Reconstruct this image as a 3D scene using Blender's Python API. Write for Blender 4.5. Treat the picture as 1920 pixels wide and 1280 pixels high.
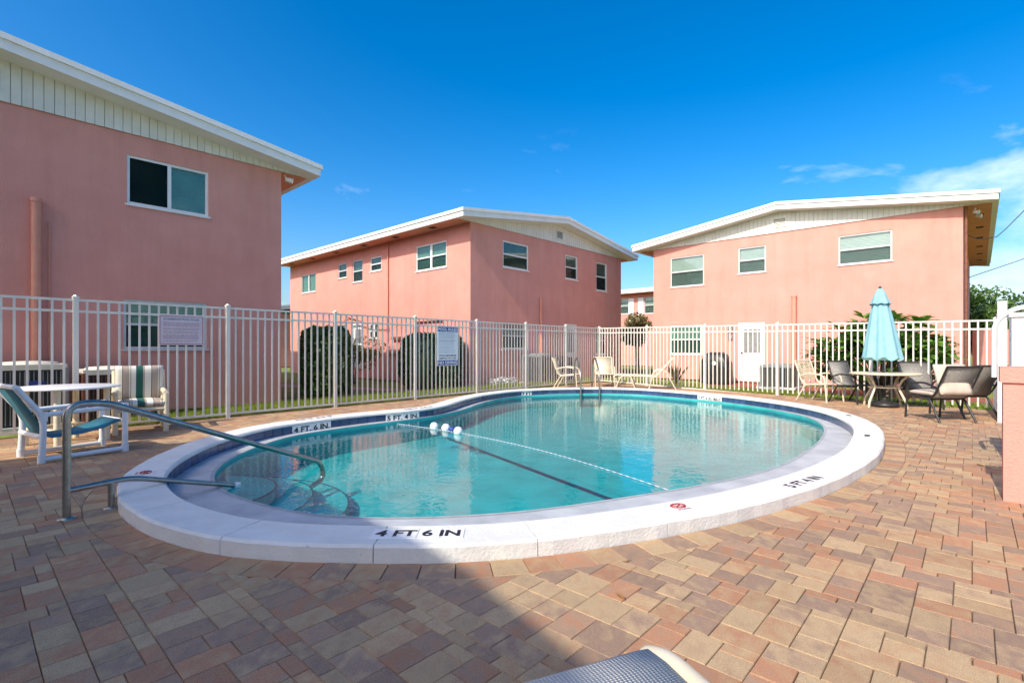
import bpy, bmesh, math, random
from mathutils import Vector, Matrix
from mathutils.geometry import delaunay_2d_cdt
R = math.radians
random.seed(11)
S = bpy.context.scene
COL = S.collection
for o in list(bpy.data.objects): bpy.data.objects.remove(o)

# ------------------------------------------------------------------ camera
F, HC, HOR = 945.0, 1.2, 652.0            # focal length in photo pixels, eye height, horizon row
cam = bpy.data.cameras.new('camera'); camo = bpy.data.objects.new('camera', cam); COL.objects.link(camo)
camo.location = (0, 0, HC); camo.rotation_euler = (R(90), 0, 0)
cam.sensor_width = 36; cam.lens = 36 * F / 1920; cam.shift_y = (HOR - 640) / 1920
cam.clip_start = .05; cam.clip_end = 2000
S.camera = camo
def gp(x, y, z=0):                          # pixel -> point on the level plane z
    d = (z - HC) * F / (HOR - y); return Vector(((x - 960) / F * d, d, z))
def pz(x, y, d):                            # pixel at depth d
    return Vector(((x - 960) / F * d, d, HC + (HOR - y) / F * d))

# ------------------------------------------------------------------ light
UA = R(47.2); U = Vector((math.cos(UA), math.sin(UA), 0)); V = Vector((-math.sin(UA), math.cos(UA), 0))
sd = (U * 1.0 + V * .06 - Vector((0, 0, .84))).normalized()
sl = bpy.data.lights.new('sun', 'SUN'); sl.energy = 3.6; sl.angle = R(.5); sl.color = (1, .94, .82)
so = bpy.data.objects.new('sun', sl); COL.objects.link(so); so.rotation_euler = sd.to_track_quat('-Z', 'Y').to_euler()
so.location = (-20, -20, 30)
W = bpy.data.worlds.new('World'); S.world = W; W.use_nodes = True
nt = W.node_tree; N = nt.nodes; bg = N['Background']
sky = N.new('ShaderNodeTexSky'); sky.sky_type = 'NISHITA'; sky.sun_disc = False
sky.sun_elevation = math.asin(-sd.z); sky.sun_rotation = math.atan2(-sd.x, -sd.y)
sky.air_density = 1.0; sky.dust_density = 2.5; sky.ozone_density = 2.6; sky.altitude = 0
hs = N.new('ShaderNodeHueSaturation'); hs.inputs['Saturation'].default_value = 1.46; hs.inputs['Value'].default_value = 1.14
k1 = N.new('ShaderNodeVectorMath'); k1.operation = 'SCALE'; k1.inputs['Scale'].default_value = .28; gm = N.new('ShaderNodeGamma'); gm.inputs[1].default_value = 1.1
k2 = N.new('ShaderNodeVectorMath'); k2.operation = 'SCALE'; k2.inputs['Scale'].default_value = 1 / .28
nt.links.new(sky.outputs[0], k1.inputs[0]); nt.links.new(k1.outputs[0], gm.inputs[0]); nt.links.new(gm.outputs[0], k2.inputs[0]); nt.links.new(k2.outputs[0], hs.inputs['Color'])
tc = N.new('ShaderNodeTexCoord'); mp = N.new('ShaderNodeMapping'); mp.inputs['Scale'].default_value = (1, 1, 2.6)
mp.inputs['Location'].default_value = (5.3, 1.1, .9); mp.inputs['Rotation'].default_value = (0, 0, R(30))
nz = N.new('ShaderNodeTexNoise'); nz.inputs['Scale'].default_value = 2.3; nz.inputs['Detail'].default_value = 9; nz.inputs['Roughness'].default_value = .58; nz.inputs['Distortion'].default_value = .5
cr = N.new('ShaderNodeValToRGB'); cr.color_ramp.elements[0].position = .555; cr.color_ramp.elements[1].position = .86
nt.links.new(tc.outputs['Generated'], mp.inputs[0]); nt.links.new(mp.outputs[0], nz.inputs['Vector']); nt.links.new(nz.outputs[0], cr.inputs[0])
mx = N.new('ShaderNodeMix'); mx.data_type = 'RGBA'; mx.inputs['B'].default_value = (7.5, 7.9, 8.6, 1)
sz = N.new('ShaderNodeSeparateXYZ'); nt.links.new(tc.outputs['Generated'], sz.inputs[0])
mr = N.new('ShaderNodeMapRange'); mr.inputs[1].default_value = .40; mr.inputs[2].default_value = .30; nt.links.new(sz.outputs[2], mr.inputs[0])   # fair weather cloud lies low
mm = N.new('ShaderNodeMath'); mm.operation = 'MULTIPLY'; nt.links.new(cr.outputs[0], mm.inputs[0]); nt.links.new(mr.outputs[0], mm.inputs[1])
nt.links.new(mm.outputs[0], mx.inputs['Factor']); nt.links.new(hs.outputs[0], mx.inputs['A']); nt.links.new(mx.outputs['Result'], bg.inputs[0])
bg.inputs[1].default_value = .15
vs = S.view_settings; vs.view_transform = 'Standard'; vs.look = 'None'; vs.exposure = .47; vs.gamma = 1
S.render.engine = 'CYCLES'; S.cycles.max_bounces = 8; S.cycles.transparent_max_bounces = 12

# ------------------------------------------------------------------ materials
def mat(name, c1, c2=None, scale=4, rough=.6, bump=0, bscale=60, metal=0, stretch=None, c3=None, spec=.5, rnd=0, lo=.35, hi=.65, detail=5):
    m = bpy.data.materials.new(name); m.use_nodes = True; t = m.node_tree; b = t.nodes['Principled BSDF']
    b.inputs['Roughness'].default_value = rough; b.inputs['Metallic'].default_value = metal; b.inputs['Specular IOR Level'].default_value = spec
    c = t.nodes.new('ShaderNodeTexCoord'); mp = t.nodes.new('ShaderNodeMapping'); t.links.new(c.outputs['Object'], mp.inputs[0])
    if stretch: mp.inputs['Scale'].default_value = stretch
    b.inputs['Base Color'].default_value = (*c1, 1)
    if c2:
        n = t.nodes.new('ShaderNodeTexNoise'); n.inputs['Scale'].default_value = scale; n.inputs['Detail'].default_value = detail; n.inputs['Roughness'].default_value = .6
        t.links.new(mp.outputs[0], n.inputs['Vector'])
        r = t.nodes.new('ShaderNodeValToRGB'); r.color_ramp.elements[0].position = lo; r.color_ramp.elements[1].position = hi
        r.color_ramp.elements[0].color = (*c1, 1); r.color_ramp.elements[1].color = (*c2, 1)
        if c3: e = r.color_ramp.elements.new((lo + hi) / 2); e.color = (*c3, 1)
        t.links.new(n.outputs[0], r.inputs[0]); out = r.outputs[0]
        if rnd:
            oi = t.nodes.new('ShaderNodeObjectInfo'); h = t.nodes.new('ShaderNodeHueSaturation')
            mr = t.nodes.new('ShaderNodeMapRange'); mr.inputs[3].default_value = 1 - rnd; mr.inputs[4].default_value = 1 + rnd
            t.links.new(oi.outputs['Random'], mr.inputs[0]); t.links.new(mr.outputs[0], h.inputs['Value']); t.links.new(out, h.inputs['Color']); out = h.outputs[0]
        t.links.new(out, b.inputs['Base Color'])
    if bump:
        n2 = t.nodes.new('ShaderNodeTexNoise'); n2.inputs['Scale'].default_value = bscale; n2.inputs['Detail'].default_value = 4
        t.links.new(c.outputs['Object'], n2.inputs['Vector'])
        bp = t.nodes.new('ShaderNodeBump'); bp.inputs['Strength'].default_value = bump; bp.inputs['Distance'].default_value = .02
        t.links.new(n2.outputs[0], bp.inputs['Height']); t.links.new(bp.outputs[0], b.inputs['Normal'])
    return m
M = {}
M['stucco'] = mat('pink stucco', (.65, .285, .23), (.70, .32, .26), 1.2, .85, .35, 45, spec=.2)
t = M['stucco'].node_tree; b = t.nodes['Principled BSDF']; src = b.inputs['Base Color'].links[0].from_socket
tcn = [x for x in t.nodes if x.type == 'TEX_COORD'][0]; mpn = t.nodes.new('ShaderNodeMapping'); mpn.inputs['Scale'].default_value = (2.2, 2.2, .22); nn_ = t.nodes.new('ShaderNodeTexNoise'); nn_.inputs['Scale'].default_value = 1.6; nn_.inputs['Detail'].default_value = 8; nn_.inputs['Roughness'].default_value = .7
t.links.new(tcn.outputs['Object'], mpn.inputs[0]); t.links.new(mpn.outputs[0], nn_.inputs['Vector'])
rr_ = t.nodes.new('ShaderNodeValToRGB'); rr_.color_ramp.elements[0].position = .30; rr_.color_ramp.elements[0].color = (.92, .91, .90, 1); rr_.color_ramp.elements[1].position = .55; rr_.color_ramp.elements[1].color = (1, 1, 1, 1); t.links.new(nn_.outputs[0], rr_.inputs[0])
mu_ = t.nodes.new('ShaderNodeMix'); mu_.data_type = 'RGBA'; mu_.blend_type = 'MULTIPLY'; mu_.inputs['Factor'].default_value = 1; t.links.new(src, mu_.inputs['A']); t.links.new(rr_.outputs[0], mu_.inputs['B']); t.links.new(mu_.outputs['Result'], b.inputs['Base Color'])
M['white'] = mat('white paint', (.74, .74, .71), (.80, .80, .78), 3, .5)
M['siding'] = mat('cream siding', (.66, .64, .56), (.74, .72, .65), 3, .6, rnd=.03)
M['soffit'] = mat('salmon soffit', (.60, .25, .15), (.66, .29, .18), 2, .8)
M['roof'] = mat('grey roof membrane', (.45, .45, .44), (.55, .54, .52), 2, .8)
M['fence'] = mat('white fence enamel', (.64, .61, .54), (.72, .69, .62), 6, .4)
M['alu'] = mat('aluminium window frame', (.55, .55, .53), (.62, .62, .6), 9, .4)
M['dark'] = mat('dark interior', (.015, .015, .017), None, rough=.8)
M['blind'] = mat('pale blind', (.62, .64, .60), (.70, .71, .68), 5, .6)
M['gblind'] = mat('green tinted blind', (.22, .42, .34), (.28, .50, .40), 5, .6)
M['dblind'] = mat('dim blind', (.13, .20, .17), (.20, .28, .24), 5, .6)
M['black'] = mat('black metal', (.015, .015, .016), (.03, .03, .03), 12, .45)
M['pvc'] = mat('white pvc pipe', (.80, .79, .78), (.74, .73, .71), 8, .35)
M['cream'] = mat('cream pvc pipe', (.74, .66, .48), (.68, .58, .40), 8, .4)
M['beige'] = mat('beige enamel frame', (.66, .58, .44), (.60, .52, .38), 8, .4)
M['strap'] = mat('beige vinyl strap', (.70, .60, .42), (.64, .54, .37), 8, .5)
M['teal'] = mat('teal sling', (.012, .13, .19), (.02, .17, .23), 30, .7, .2, 300)
M['sling'] = mat('grey woven sling', (.20, .185, .165), (.33, .31, .28), 70, .8, .25, 400, stretch=(1, 1, .25))
M['mesh'] = mat('taupe woven mesh', (.42, .385, .33), (.74, .68, .58), 4, .8)
t = M['mesh'].node_tree; ra = [x for x in t.nodes if x.type == 'VALTORGB'][0]; tcn = [x for x in t.nodes if x.type == 'TEX_COORD'][0]
w1 = t.nodes.new('ShaderNodeTexWave'); w1.bands_direction = 'X'; w1.inputs['Scale'].default_value = 32; w1.inputs['Distortion'].default_value = 1.2
w2 = t.nodes.new('ShaderNodeTexWave'); w2.bands_direction = 'Y'; w2.inputs['Scale'].default_value = 45; w2.inputs['Distortion'].default_value = .8
for w_ in (w1, w2): t.links.new(tcn.outputs['Object'], w_.inputs['Vector'])
mw = t.nodes.new('ShaderNodeMath'); mw.operation = 'MULTIPLY'; t.links.new(w1.outputs[1], mw.inputs[0]); t.links.new(w2.outputs[1], mw.inputs[1])
ra.color_ramp.elements[0].position = .0; ra.color_ramp.elements[1].position = .30; t.links.new(mw.outputs[0], ra.inputs[0])
bpm = t.nodes.new('ShaderNodeBump'); bpm.inputs['Strength'].default_value = .6; bpm.inputs['Distance'].default_value = .004; t.links.new(mw.outputs[0], bpm.inputs['Height']); t.links.new(bpm.outputs[0], t.nodes['Principled BSDF'].inputs['Normal'])
M['cush'] = mat('beige cushion', (.52, .42, .33), (.58, .48, .39), 9, .85, .2, 60)
M['steel'] = mat('brushed stainless steel', (.32, .30, .26), (.42, .395, .35), 30, .36, metal=1)
M['coping'] = mat('white painted concrete coping', (.68, .655, .60), (.76, .735, .68), 5, .8, .28, 55)
t = M['coping'].node_tree; b = t.nodes['Principled BSDF']; src = b.inputs['Base Color'].links[0].from_socket; tcn = [x for x in t.nodes if x.type == 'TEX_COORD'][0]
nn_ = t.nodes.new('ShaderNodeTexNoise'); nn_.inputs['Scale'].default_value = 14; nn_.inputs['Detail'].default_value = 6; t.links.new(tcn.outputs['Object'], nn_.inputs['Vector'])
rr_ = t.nodes.new('ShaderNodeValToRGB'); rr_.color_ramp.elements[0].position = .20; rr_.color_ramp.elements[0].color = (.55, .48, .38, 1); rr_.color_ramp.elements[1].position = .29; rr_.color_ramp.elements[1].color = (1, 1, 1, 1); t.links.new(nn_.outputs[0], rr_.inputs[0])
mu_ = t.nodes.new('ShaderNodeMix'); mu_.data_type = 'RGBA'; mu_.blend_type = 'MULTIPLY'; mu_.inputs['Factor'].default_value = 1; t.links.new(src, mu_.inputs['A']); t.links.new(rr_.outputs[0], mu_.inputs['B']); t.links.new(mu_.outputs['Result'], b.inputs['Base Color'])
M['grout'] = mat('grey grout', (.30, .32, .33), (.4, .42, .42), 10, .8)
M['tile'] = mat('navy glazed pool tile', (.022, .05, .12), (.05, .09, .18), 7, .18, rnd=.25)
M['wtile'] = mat('white marker tile', (.76, .76, .72), (.82, .82, .80), 9, .3)
M['ink'] = mat('black lettering', (.012, .012, .014), None, rough=.5)
M['rink'] = mat('faded red print', (.30, .03, .03), (.42, .08, .07), 40, .6)
M['ledge'] = mat('grey pool plaster', (.38, .39, .40), (.52, .53, .53), 3, .55, .15, 40)
M['trim'] = mat('dark step trim', (.02, .04, .09), None, rough=.4)
M['floor'] = mat('aqua pool plaster', (.035, .36, .345), (.065, .46, .44), 2.5, .6, c3=(.05, .41, .39))
M['sand'] = mat('joint sand', (.09, .068, .05), (.15, .12, .09), 30, .95)
M['lawn'] = mat('lawn', (.12, .17, .025), (.22, .27, .04), 3, .95, .6, 80, c3=(.17, .22, .03))
M['path'] = mat('pink concrete path', (.34, .20, .16), (.42, .27, .22), 3, .9, .2, 60)
M['mulch'] = mat('red mulch', (.22, .06, .03), (.36, .12, .06), 14, .95, .8, 40)
M['ac'] = mat('grey condenser louvre', (.20, .20, .19), (.27, .27, .26), 8, .5)
M['acw'] = mat('cream condenser cap', (.62, .58, .47), (.72, .69, .60), 4, .5)
M['aqua'] = mat('aqua umbrella canvas', (.22, .44, .49), (.27, .50, .54), 5, .8, .1, 60)
M['aquad'] = mat('dark teal scalloped trim', (.02, .14, .20), None, rough=.8)
M['navy'] = mat('navy sign print', (.02, .05, .25), None, rough=.5)
M['sign'] = mat('white sign enamel', (.72, .74, .76), (.78, .79, .80), 6, .4)
M['pinksign'] = mat('faded pinkish sign', (.62, .52, .56), (.68, .60, .63), 6, .5)
M['blur'] = mat('small grey print', (.22, .24, .30), None, rough=.6)
M['pblur'] = mat('small faded magenta print', (.42, .22, .28), None, rough=.6)
M['pipe'] = mat('salmon painted pipe', (.62, .25, .17), (.66, .29, .20), 6, .6)
M['rust'] = mat('rusty brown metal', (.16, .05, .03), (.24, .09, .05), 12, .7)
M['bark'] = mat('grey brown bark', (.14, .10, .07), (.24, .19, .14), 14, .9, .5, 50)
M['cover'] = mat('black vinyl cover', (.012, .012, .012), (.02, .02, .02), 4, .42, .4, 6)
M['stone'] = mat('pale stone', (.5, .5, .47), (.62, .61, .58), 9, .9)
def leafmat(name, c1, c2):
    m = mat(name, c1, c2, 6, .5); t = m.node_tree; b = t.nodes['Principled BSDF']
    tr = t.nodes.new('ShaderNodeBsdfTranslucent'); ms = t.nodes.new('ShaderNodeMixShader'); ms.inputs[0].default_value = .25
    src = b.inputs['Base Color'].links[0].from_socket
    t.links.new(src, tr.inputs[0]); t.links.new(b.outputs[0], ms.inputs[1]); t.links.new(tr.outputs[0], ms.inputs[2])
    t.links.new(ms.outputs[0], t.nodes['Material Output'].inputs[0]); return m
M['hedge'] = leafmat('dark hedge leaves', (.03, .07, .018), (.08, .145, .03))
M['leaf'] = leafmat('green leaves', (.05, .12, .02), (.12, .20, .035))
M['ygreen'] = leafmat('yellow green leaves', (.12, .16, .025), (.22, .24, .05))
M['croton'] = leafmat('croton leaves', (.10, .13, .03), (.34, .22, .10))
M['frangi'] = leafmat('frangipani leaves', (.09, .21, .025), (.19, .33, .05))
M['grass'] = leafmat('sunny grass blades', (.16, .22, .02), (.30, .36, .05))
def pavermat():
    m = bpy.data.materials.new('blended clay paver'); m.use_nodes = True; t = m.node_tree; b = t.nodes['Principled BSDF']; L = t.links.new
    a = t.nodes.new('ShaderNodeAttribute'); a.attribute_name = 'pc'
    c = t.nodes.new('ShaderNodeTexCoord'); g = t.nodes.new('ShaderNodeNewGeometry')
    n = t.nodes.new('ShaderNodeTexNoise'); n.inputs['Scale'].default_value = 13; n.inputs['Detail'].default_value = 5
    mpp = t.nodes.new('ShaderNodeMapping'); mpp.inputs['Rotation'].default_value = (0, 0, -R(47.5)); mpp.inputs['Scale'].default_value = (1.1, .8, 1)
    L(g.outputs['Position'], mpp.inputs[0]); L(mpp.outputs[0], n.inputs['Vector'])
    ad = t.nodes.new('ShaderNodeMath'); ad.operation = 'MULTIPLY_ADD'; ad.inputs[1].default_value = .8; L(n.outputs[0], ad.inputs[0])
    sep = t.nodes.new('ShaderNodeSeparateColor'); L(a.outputs['Color'], sep.inputs[0]); L(sep.outputs[0], ad.inputs[2])
    fr = t.nodes.new('ShaderNodeMath'); fr.operation = 'FRACT'; L(ad.outputs[0], fr.inputs[0])
    r = t.nodes.new('ShaderNodeValToRGB'); e = r.color_ramp.elements
    cs = [(0, (.46, .32, .18)), (.2, (.43, .265, .145)), (.38, (.41, .20, .11)), (.54, (.36, .23, .145)), (.70, (.30, .195, .135)), (.85, (.41, .275, .16)), (1, (.46, .32, .18))]
    e[0].position = 0; e[0].color = (*cs[0][1], 1); e[1].position = 1; e[1].color = (*cs[-1][1], 1)
    for p, cc in cs[1:-1]: q = e.new(p); q.color = (*cc, 1)
    L(fr.outputs[0], r.inputs[0])
    n2 = t.nodes.new('ShaderNodeTexNoise'); n2.inputs['Scale'].default_value = 260; n2.inputs['Detail'].default_value = 2; L(g.outputs['Position'], n2.inputs['Vector'])
    r2 = t.nodes.new('ShaderNodeValToRGB'); r2.color_ramp.elements[0].position = .3; r2.color_ramp.elements[0].color = (.72, .72, .72, 1); r2.color_ramp.elements[1].position = .72; r2.color_ramp.elements[1].color = (1.3, 1.3, 1.3, 1)
    L(n2.outputs[0], r2.inputs[0])
    mu = t.nodes.new('ShaderNodeMix'); mu.data_type = 'RGBA'; mu.blend_type = 'MULTIPLY'; mu.inputs['Factor'].default_value = 1; L(r.outputs[0], mu.inputs['A']); L(r2.outputs[0], mu.inputs['B'])
    h = t.nodes.new('ShaderNodeHueSaturation'); L(mu.outputs['Result'], h.inputs['Color'])
    mr = t.nodes.new('ShaderNodeMapRange'); mr.inputs[3].default_value = .9; mr.inputs[4].default_value = 1.12; L(sep.outputs[1], mr.inputs[0]); L(mr.outputs[0], h.inputs['Value'])
    L(h.outputs[0], b.inputs['Base Color']); b.inputs['Roughness'].default_value = .85; b.inputs['Specular IOR Level'].default_value = .25
    bp = t.nodes.new('ShaderNodeBump'); bp.inputs['Strength'].default_value = .35; bp.inputs['Distance'].default_value = .004; L(n2.outputs[0], bp.inputs['Height']); L(bp.outputs[0], b.inputs['Normal'])
    return m
M['paver'] = pavermat()
def glassmat(name, tint, refl):
    m = bpy.data.materials.new(name); m.use_nodes = True; t = m.node_tree; t.nodes.remove(t.nodes['Principled BSDF']); L = t.links.new
    tr = t.nodes.new('ShaderNodeBsdfTransparent'); tr.inputs[0].default_value = (*tint, 1); gl = t.nodes.new('ShaderNodeBsdfGlossy'); gl.inputs['Roughness'].default_value = .015
    fr = t.nodes.new('ShaderNodeLayerWeight'); fr.inputs['Blend'].default_value = .5; ms = t.nodes.new('ShaderNodeMixShader')
    pw = t.nodes.new('ShaderNodeMath'); pw.operation = 'POWER'; pw.inputs[1].default_value = 5; L(fr.outputs['Facing'], pw.inputs[0])
    ma = t.nodes.new('ShaderNodeMath'); ma.operation = 'MULTIPLY_ADD'; ma.inputs[1].default_value = 1 - refl; ma.inputs[2].default_value = refl; L(pw.outputs[0], ma.inputs[0])
    L(ma.outputs[0], ms.inputs[0]); L(tr.outputs[0], ms.inputs[1]); L(gl.outputs[0], ms.inputs[2]); L(ms.outputs[0], t.nodes['Material Output'].inputs[0])
    return m, t, gl, fr
M['glass'] = glassmat('window glass', (.80, .86, .84), .07)[0]
sm_, t, gl, fr = glassmat('grey insect screen', (.74, .76, .76), .0); gl.inputs[0].default_value = (.2, .2, .2, 1); gl.inputs['Roughness'].default_value = .8; M['screen'] = sm_
sm_, t, gl, fr = glassmat('dark insect screen', (.5, .52, .52), .0); gl.inputs[0].default_value = (.1, .1, .1, 1); gl.inputs['Roughness'].default_value = .8; M['dscreen'] = sm_
M['water'], t, gl, fr = glassmat('pool water', (.50, .90, .93), .025)
c = t.nodes.new('ShaderNodeTexCoord'); bp = t.nodes.new('ShaderNodeBump'); bp.inputs['Strength'].default_value = .16; bp.inputs['Distance'].default_value = .018
n1 = t.nodes.new('ShaderNodeTexNoise'); n1.inputs['Scale'].default_value = 9; n1.inputs['Detail'].default_value = 3; n1.inputs['Distortion'].default_value = .6
t.links.new(c.outputs['Object'], n1.inputs['Vector']); t.links.new(n1.outputs[0], bp.inputs['Height']); t.links.new(bp.outputs[0], gl.inputs['Normal']); t.links.new(bp.outputs[0], fr.inputs['Normal'])

# ------------------------------------------------------------------ mesh helpers
class MB:
    def __init__(s): s.v = []; s.f = []; s.sm = []
    def add(s, vs, fs, smooth=False):
        b = len(s.v); s.v += [tuple(v) for v in vs]
        for f in fs: s.f.append(tuple(i + b for i in f)); s.sm.append(smooth)
        return s
    def box(s, c, d, rz=0, M4=None):
        x, y, z = d[0] / 2, d[1] / 2, d[2] / 2; ca, sa = math.cos(rz), math.sin(rz)
        vs = []
        for sx, sy, sz in ((-1,-1,-1),(1,-1,-1),(1,1,-1),(-1,1,-1),(-1,-1,1),(1,-1,1),(1,1,1),(-1,1,1)):
            px, py = sx * x, sy * y; vs.append((c[0] + ca * px - sa * py, c[1] + sa * px + ca * py, c[2] + sz * z))
        if M4: vs = [M4 @ Vector(v) for v in vs]
        return s.add(vs, ((0,3,2,1),(4,5,6,7),(0,1,5,4),(1,2,6,5),(2,3,7,6),(3,0,4,7)))
    def bb(s, a, b): return s.box([(a[i] + b[i]) / 2 for i in range(3)], [abs(b[i] - a[i]) for i in range(3)])
    def tube(s, pts, r, n=10, caps=True):
        pts = [Vector(p) for p in pts]; rs = r if isinstance(r, (list, tuple)) else [r] * len(pts)
        up = None; rings = []
        for i, p in enumerate(pts):
            a = pts[max(i - 1, 0)]; b = pts[min(i + 1, len(pts) - 1)]; t = (b - a).normalized()
            if up is None: up = Vector((0, 0, 1)) if abs(t.z) < .9 else Vector((1, 0, 0))
            x = t.cross(up); x = x.normalized() if x.length > 1e-6 else t.orthogonal().normalized(); y = x.cross(t).normalized(); up = y
            rings.append([p + (x * math.cos(k * 2 * math.pi / n) + y * math.sin(k * 2 * math.pi / n)) * rs[i] for k in range(n)])
        vs = [v for q in rings for v in q]; fs = []
        for i in range(len(pts) - 1):
            for k in range(n): fs.append((i*n+k, i*n+(k+1)%n, (i+1)*n+(k+1)%n, (i+1)*n+k))
        s.add(vs, fs, True)
        if caps: s.add(rings[0], [tuple(range(n))]); s.add(rings[-1], [tuple(range(n))[::-1]])
        return s
    def lathe(s, prof, c=(0,0,0), n=24, smooth=True, wob=None):
        vs = []; fs = []
        for i, (r, z) in enumerate(prof):
            for k in range(n):
                a = k * 2 * math.pi / n; rr = r * (wob(a, z) if wob else 1); vs.append((c[0] + rr * math.cos(a), c[1] + rr * math.sin(a), c[2] + z))
        for i in range(len(prof) - 1):
            for k in range(n): fs.append((i*n+k, i*n+(k+1)%n, (i+1)*n+(k+1)%n, (i+1)*n+k))
        s.add(vs, fs, smooth); s.add(vs[-n:], [tuple(range(n))]); s.add(vs[:n], [tuple(range(n))[::-1]]); return s
    def prism(s, poly, z0, z1):
        n = len(poly); vs = [(p[0], p[1], z0) for p in poly] + [(p[0], p[1], z1) for p in poly]
        return s.add(vs, [tuple(range(n))[::-1], tuple(range(n, 2*n))] + [(i, (i+1)%n, n+(i+1)%n, n+i) for i in range(n)])
    def sheet(s, path, w0, w1, th=.006):       # path in (y,z), extruded over x
        n = len(path); vs = [(w0, p[0], p[1]) for p in path] + [(w1, p[0], p[1]) for p in path] + [(w0, p[0], p[1] - th) for p in path] + [(w1, p[0], p[1] - th) for p in path]
        fs = []
        for i in range(n - 1): fs += [(i, n+i, n+i+1, i+1), (2*n+i, 2*n+i+1, 3*n+i+1, 3*n+i), (i, i+1, 2*n+i+1, 2*n+i), (n+i, 3*n+i, 3*n+i+1, n+i+1)]
        fs += [(0, 2*n, 3*n, n), (n-1, 2*n-1, 4*n-1, 3*n-1)]
        return s.add(vs, fs, True)
    def mesh(s, name, m):
        me = bpy.data.meshes.new(name); me.from_pydata(s.v, [], s.f); me.polygons.foreach_set('use_smooth', s.sm)
        if m: me.materials.append(M[m] if isinstance(m, str) else m)
        return me
    def build(s, name, m, parent=None):
        return mk(name, s.mesh(name, m), parent)
def mk(name, me, parent=None):
    o = bpy.data.objects.new(name, me); COL.objects.link(o)
    if parent: o.parent = parent
    return o
def tag(o, label, cat, group=None, kind=None):
    o['label'] = label; o['category'] = cat
    if group: o['group'] = group
    if kind: o['kind'] = kind
    return o
def thing(name, label, cat, loc=(0,0,0), rz=0, group=None):
    o = mk(name, None); o.location = loc; o.rotation_euler = (0, 0, rz); return tag(o, label, cat, group)
def struct(o): o['kind'] = 'structure'; return o
def dup(o, parent=None):
    c = o.copy(); COL.objects.link(c); c.parent = parent
    for ch in o.children: dup(ch, c)
    return c
def fill(loops, z=0):                          # polygon with holes -> mesh builder (loops of 2D points; first is outer)
    vs = []; es = []
    for lp in loops:
        b = len(vs); n = len(lp); vs += [Vector((p[0], p[1])) for p in lp]; es += [(b + i, b + (i + 1) % n) for i in range(n)]
    ov, oe, of, *_ = delaunay_2d_cdt(vs, es, [], 0, 1e-5)
    def inside(p, lp):
        r = False; n = len(lp)
        for i in range(n):
            a, b = lp[i], lp[(i+1) % n]
            if (a[1] > p.y) != (b[1] > p.y) and p.x < (b[0]-a[0]) * (p.y-a[1]) / (b[1]-a[1]) + a[0]: r = not r
        return r
    mb = MB(); fs = []
    for f in of:
        c = sum((ov[i] for i in f), Vector((0, 0))) / len(f)
        if inside(c, loops[0]) and not any(inside(c, h) for h in loops[1:]): fs.append(tuple(f))
    zz = z if callable(z) else (lambda x, y: z)
    mb.add([(v.x, v.y, zz(v.x, v.y)) for v in ov], fs); return mb
TXT = {}
def text(body, name, m, parent, origin, xd, yd, width=None, height=None, ext=.001, bold=.0, bend=None):
    bold *= 2.4
    key = (body, bold)
    cu = bpy.data.curves.new('t', 'FONT'); cu.body = body; cu.extrude = 0; cu.offset = bold; cu.align_x = 'LEFT'; cu.resolution_u = 3
    to = bpy.data.objects.new('t', cu); COL.objects.link(to); bpy.context.view_layer.update()
    me = bpy.data.meshes.new_from_object(to); bpy.data.objects.remove(to)
    xs = [v.co.x for v in me.vertices]; ys = [v.co.y for v in me.vertices]
    x0, x1, y0, y1 = min(xs), max(xs), min(ys), max(ys); sx = width / (x1 - x0); sy = (height / (y1 - y0)) if height else sx
    xd = Vector(xd).normalized(); yd = Vector(yd).normalized(); nrm = xd.cross(yd)
    for v in me.vertices:
        if bend: v.co = bend((v.co.x - (x0 + x1) / 2) * sx, (v.co.y - (y0 + y1) / 2) * sy); continue
        v.co = Vector(origin) + xd * ((v.co.x - (x0 + x1) / 2) * sx) + yd * ((v.co.y - (y0 + y1) / 2) * sy) + nrm * ext
    me.materials.append(M[m]); return mk(name, me, parent)

# ------------------------------------------------------------------ pool outline (traced, put on its own level plane)
def closed(pts, n=360, sig=.28):
    pts = [Vector((p[0], p[1])) for p in pts]; L = [0]
    for i in range(len(pts)): L.append(L[-1] + (pts[(i+1) % len(pts)] - pts[i]).length)
    def at(d):
        d %= L[-1]
        for i in range(len(pts)):
            if L[i+1] >= d: return pts[i].lerp(pts[(i+1) % len(pts)], (d - L[i]) / max(L[i+1] - L[i], 1e-9))
    q = [at(L[-1] * i / n) for i in range(n)]; st = L[-1] / n; k = int(3 * sig / st); w = [math.exp(-.5 * (j * st / sig) ** 2) for j in range(-k, k + 1)]; sw = sum(w)
    q = [sum((q[(i + j) % n] * w[j + k] for j in range(-k, k + 1)), Vector((0, 0))) / sw for i in range(n)]
    return q
def offset(c, d):                              # curves run clockwise (seen from above) -> left normal points outwards
    n = len(c); o = []
    for i in range(n):
        t = (c[(i+1) % n] - c[i-1]).normalized(); o.append(c[i] + Vector((-t.y, t.x)) * d)
    return o
inner_px = [(306,897.5),(309,885),(320,872.5),(342.5,857.5),(367.5,844),(405,827.5),(442.5,816),(480,805),(525,796),(564,791),(640,781),(705,774),(765,769.5),(815,764),(842.5,757.5),(867.5,748.7),(905,739.5),(942.5,734.5),(974,731),(1040,727.8),(1120,726.8),(1190,728),(1240,731.5),(1315,737.5),(1375,743),(1431.5,750),(1483,757.5),(1526,766),(1552,773),(1577.6,782.5),(1595,793),(1601.6,801.4),(1601,811),(1598,817),(1591,830.6),(1577.6,844.3),(1552,858),(1517.5,873.5),(1466,892.4),(1380,914),(1310,930),(1185,950),(1060,967.5),(970,977.5),(870,983.7),(770,985),(655,982.5),(542.5,980.5),(480,975),(417.5,961),(367.5,946),(335,932.5),(315,915)]
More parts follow.
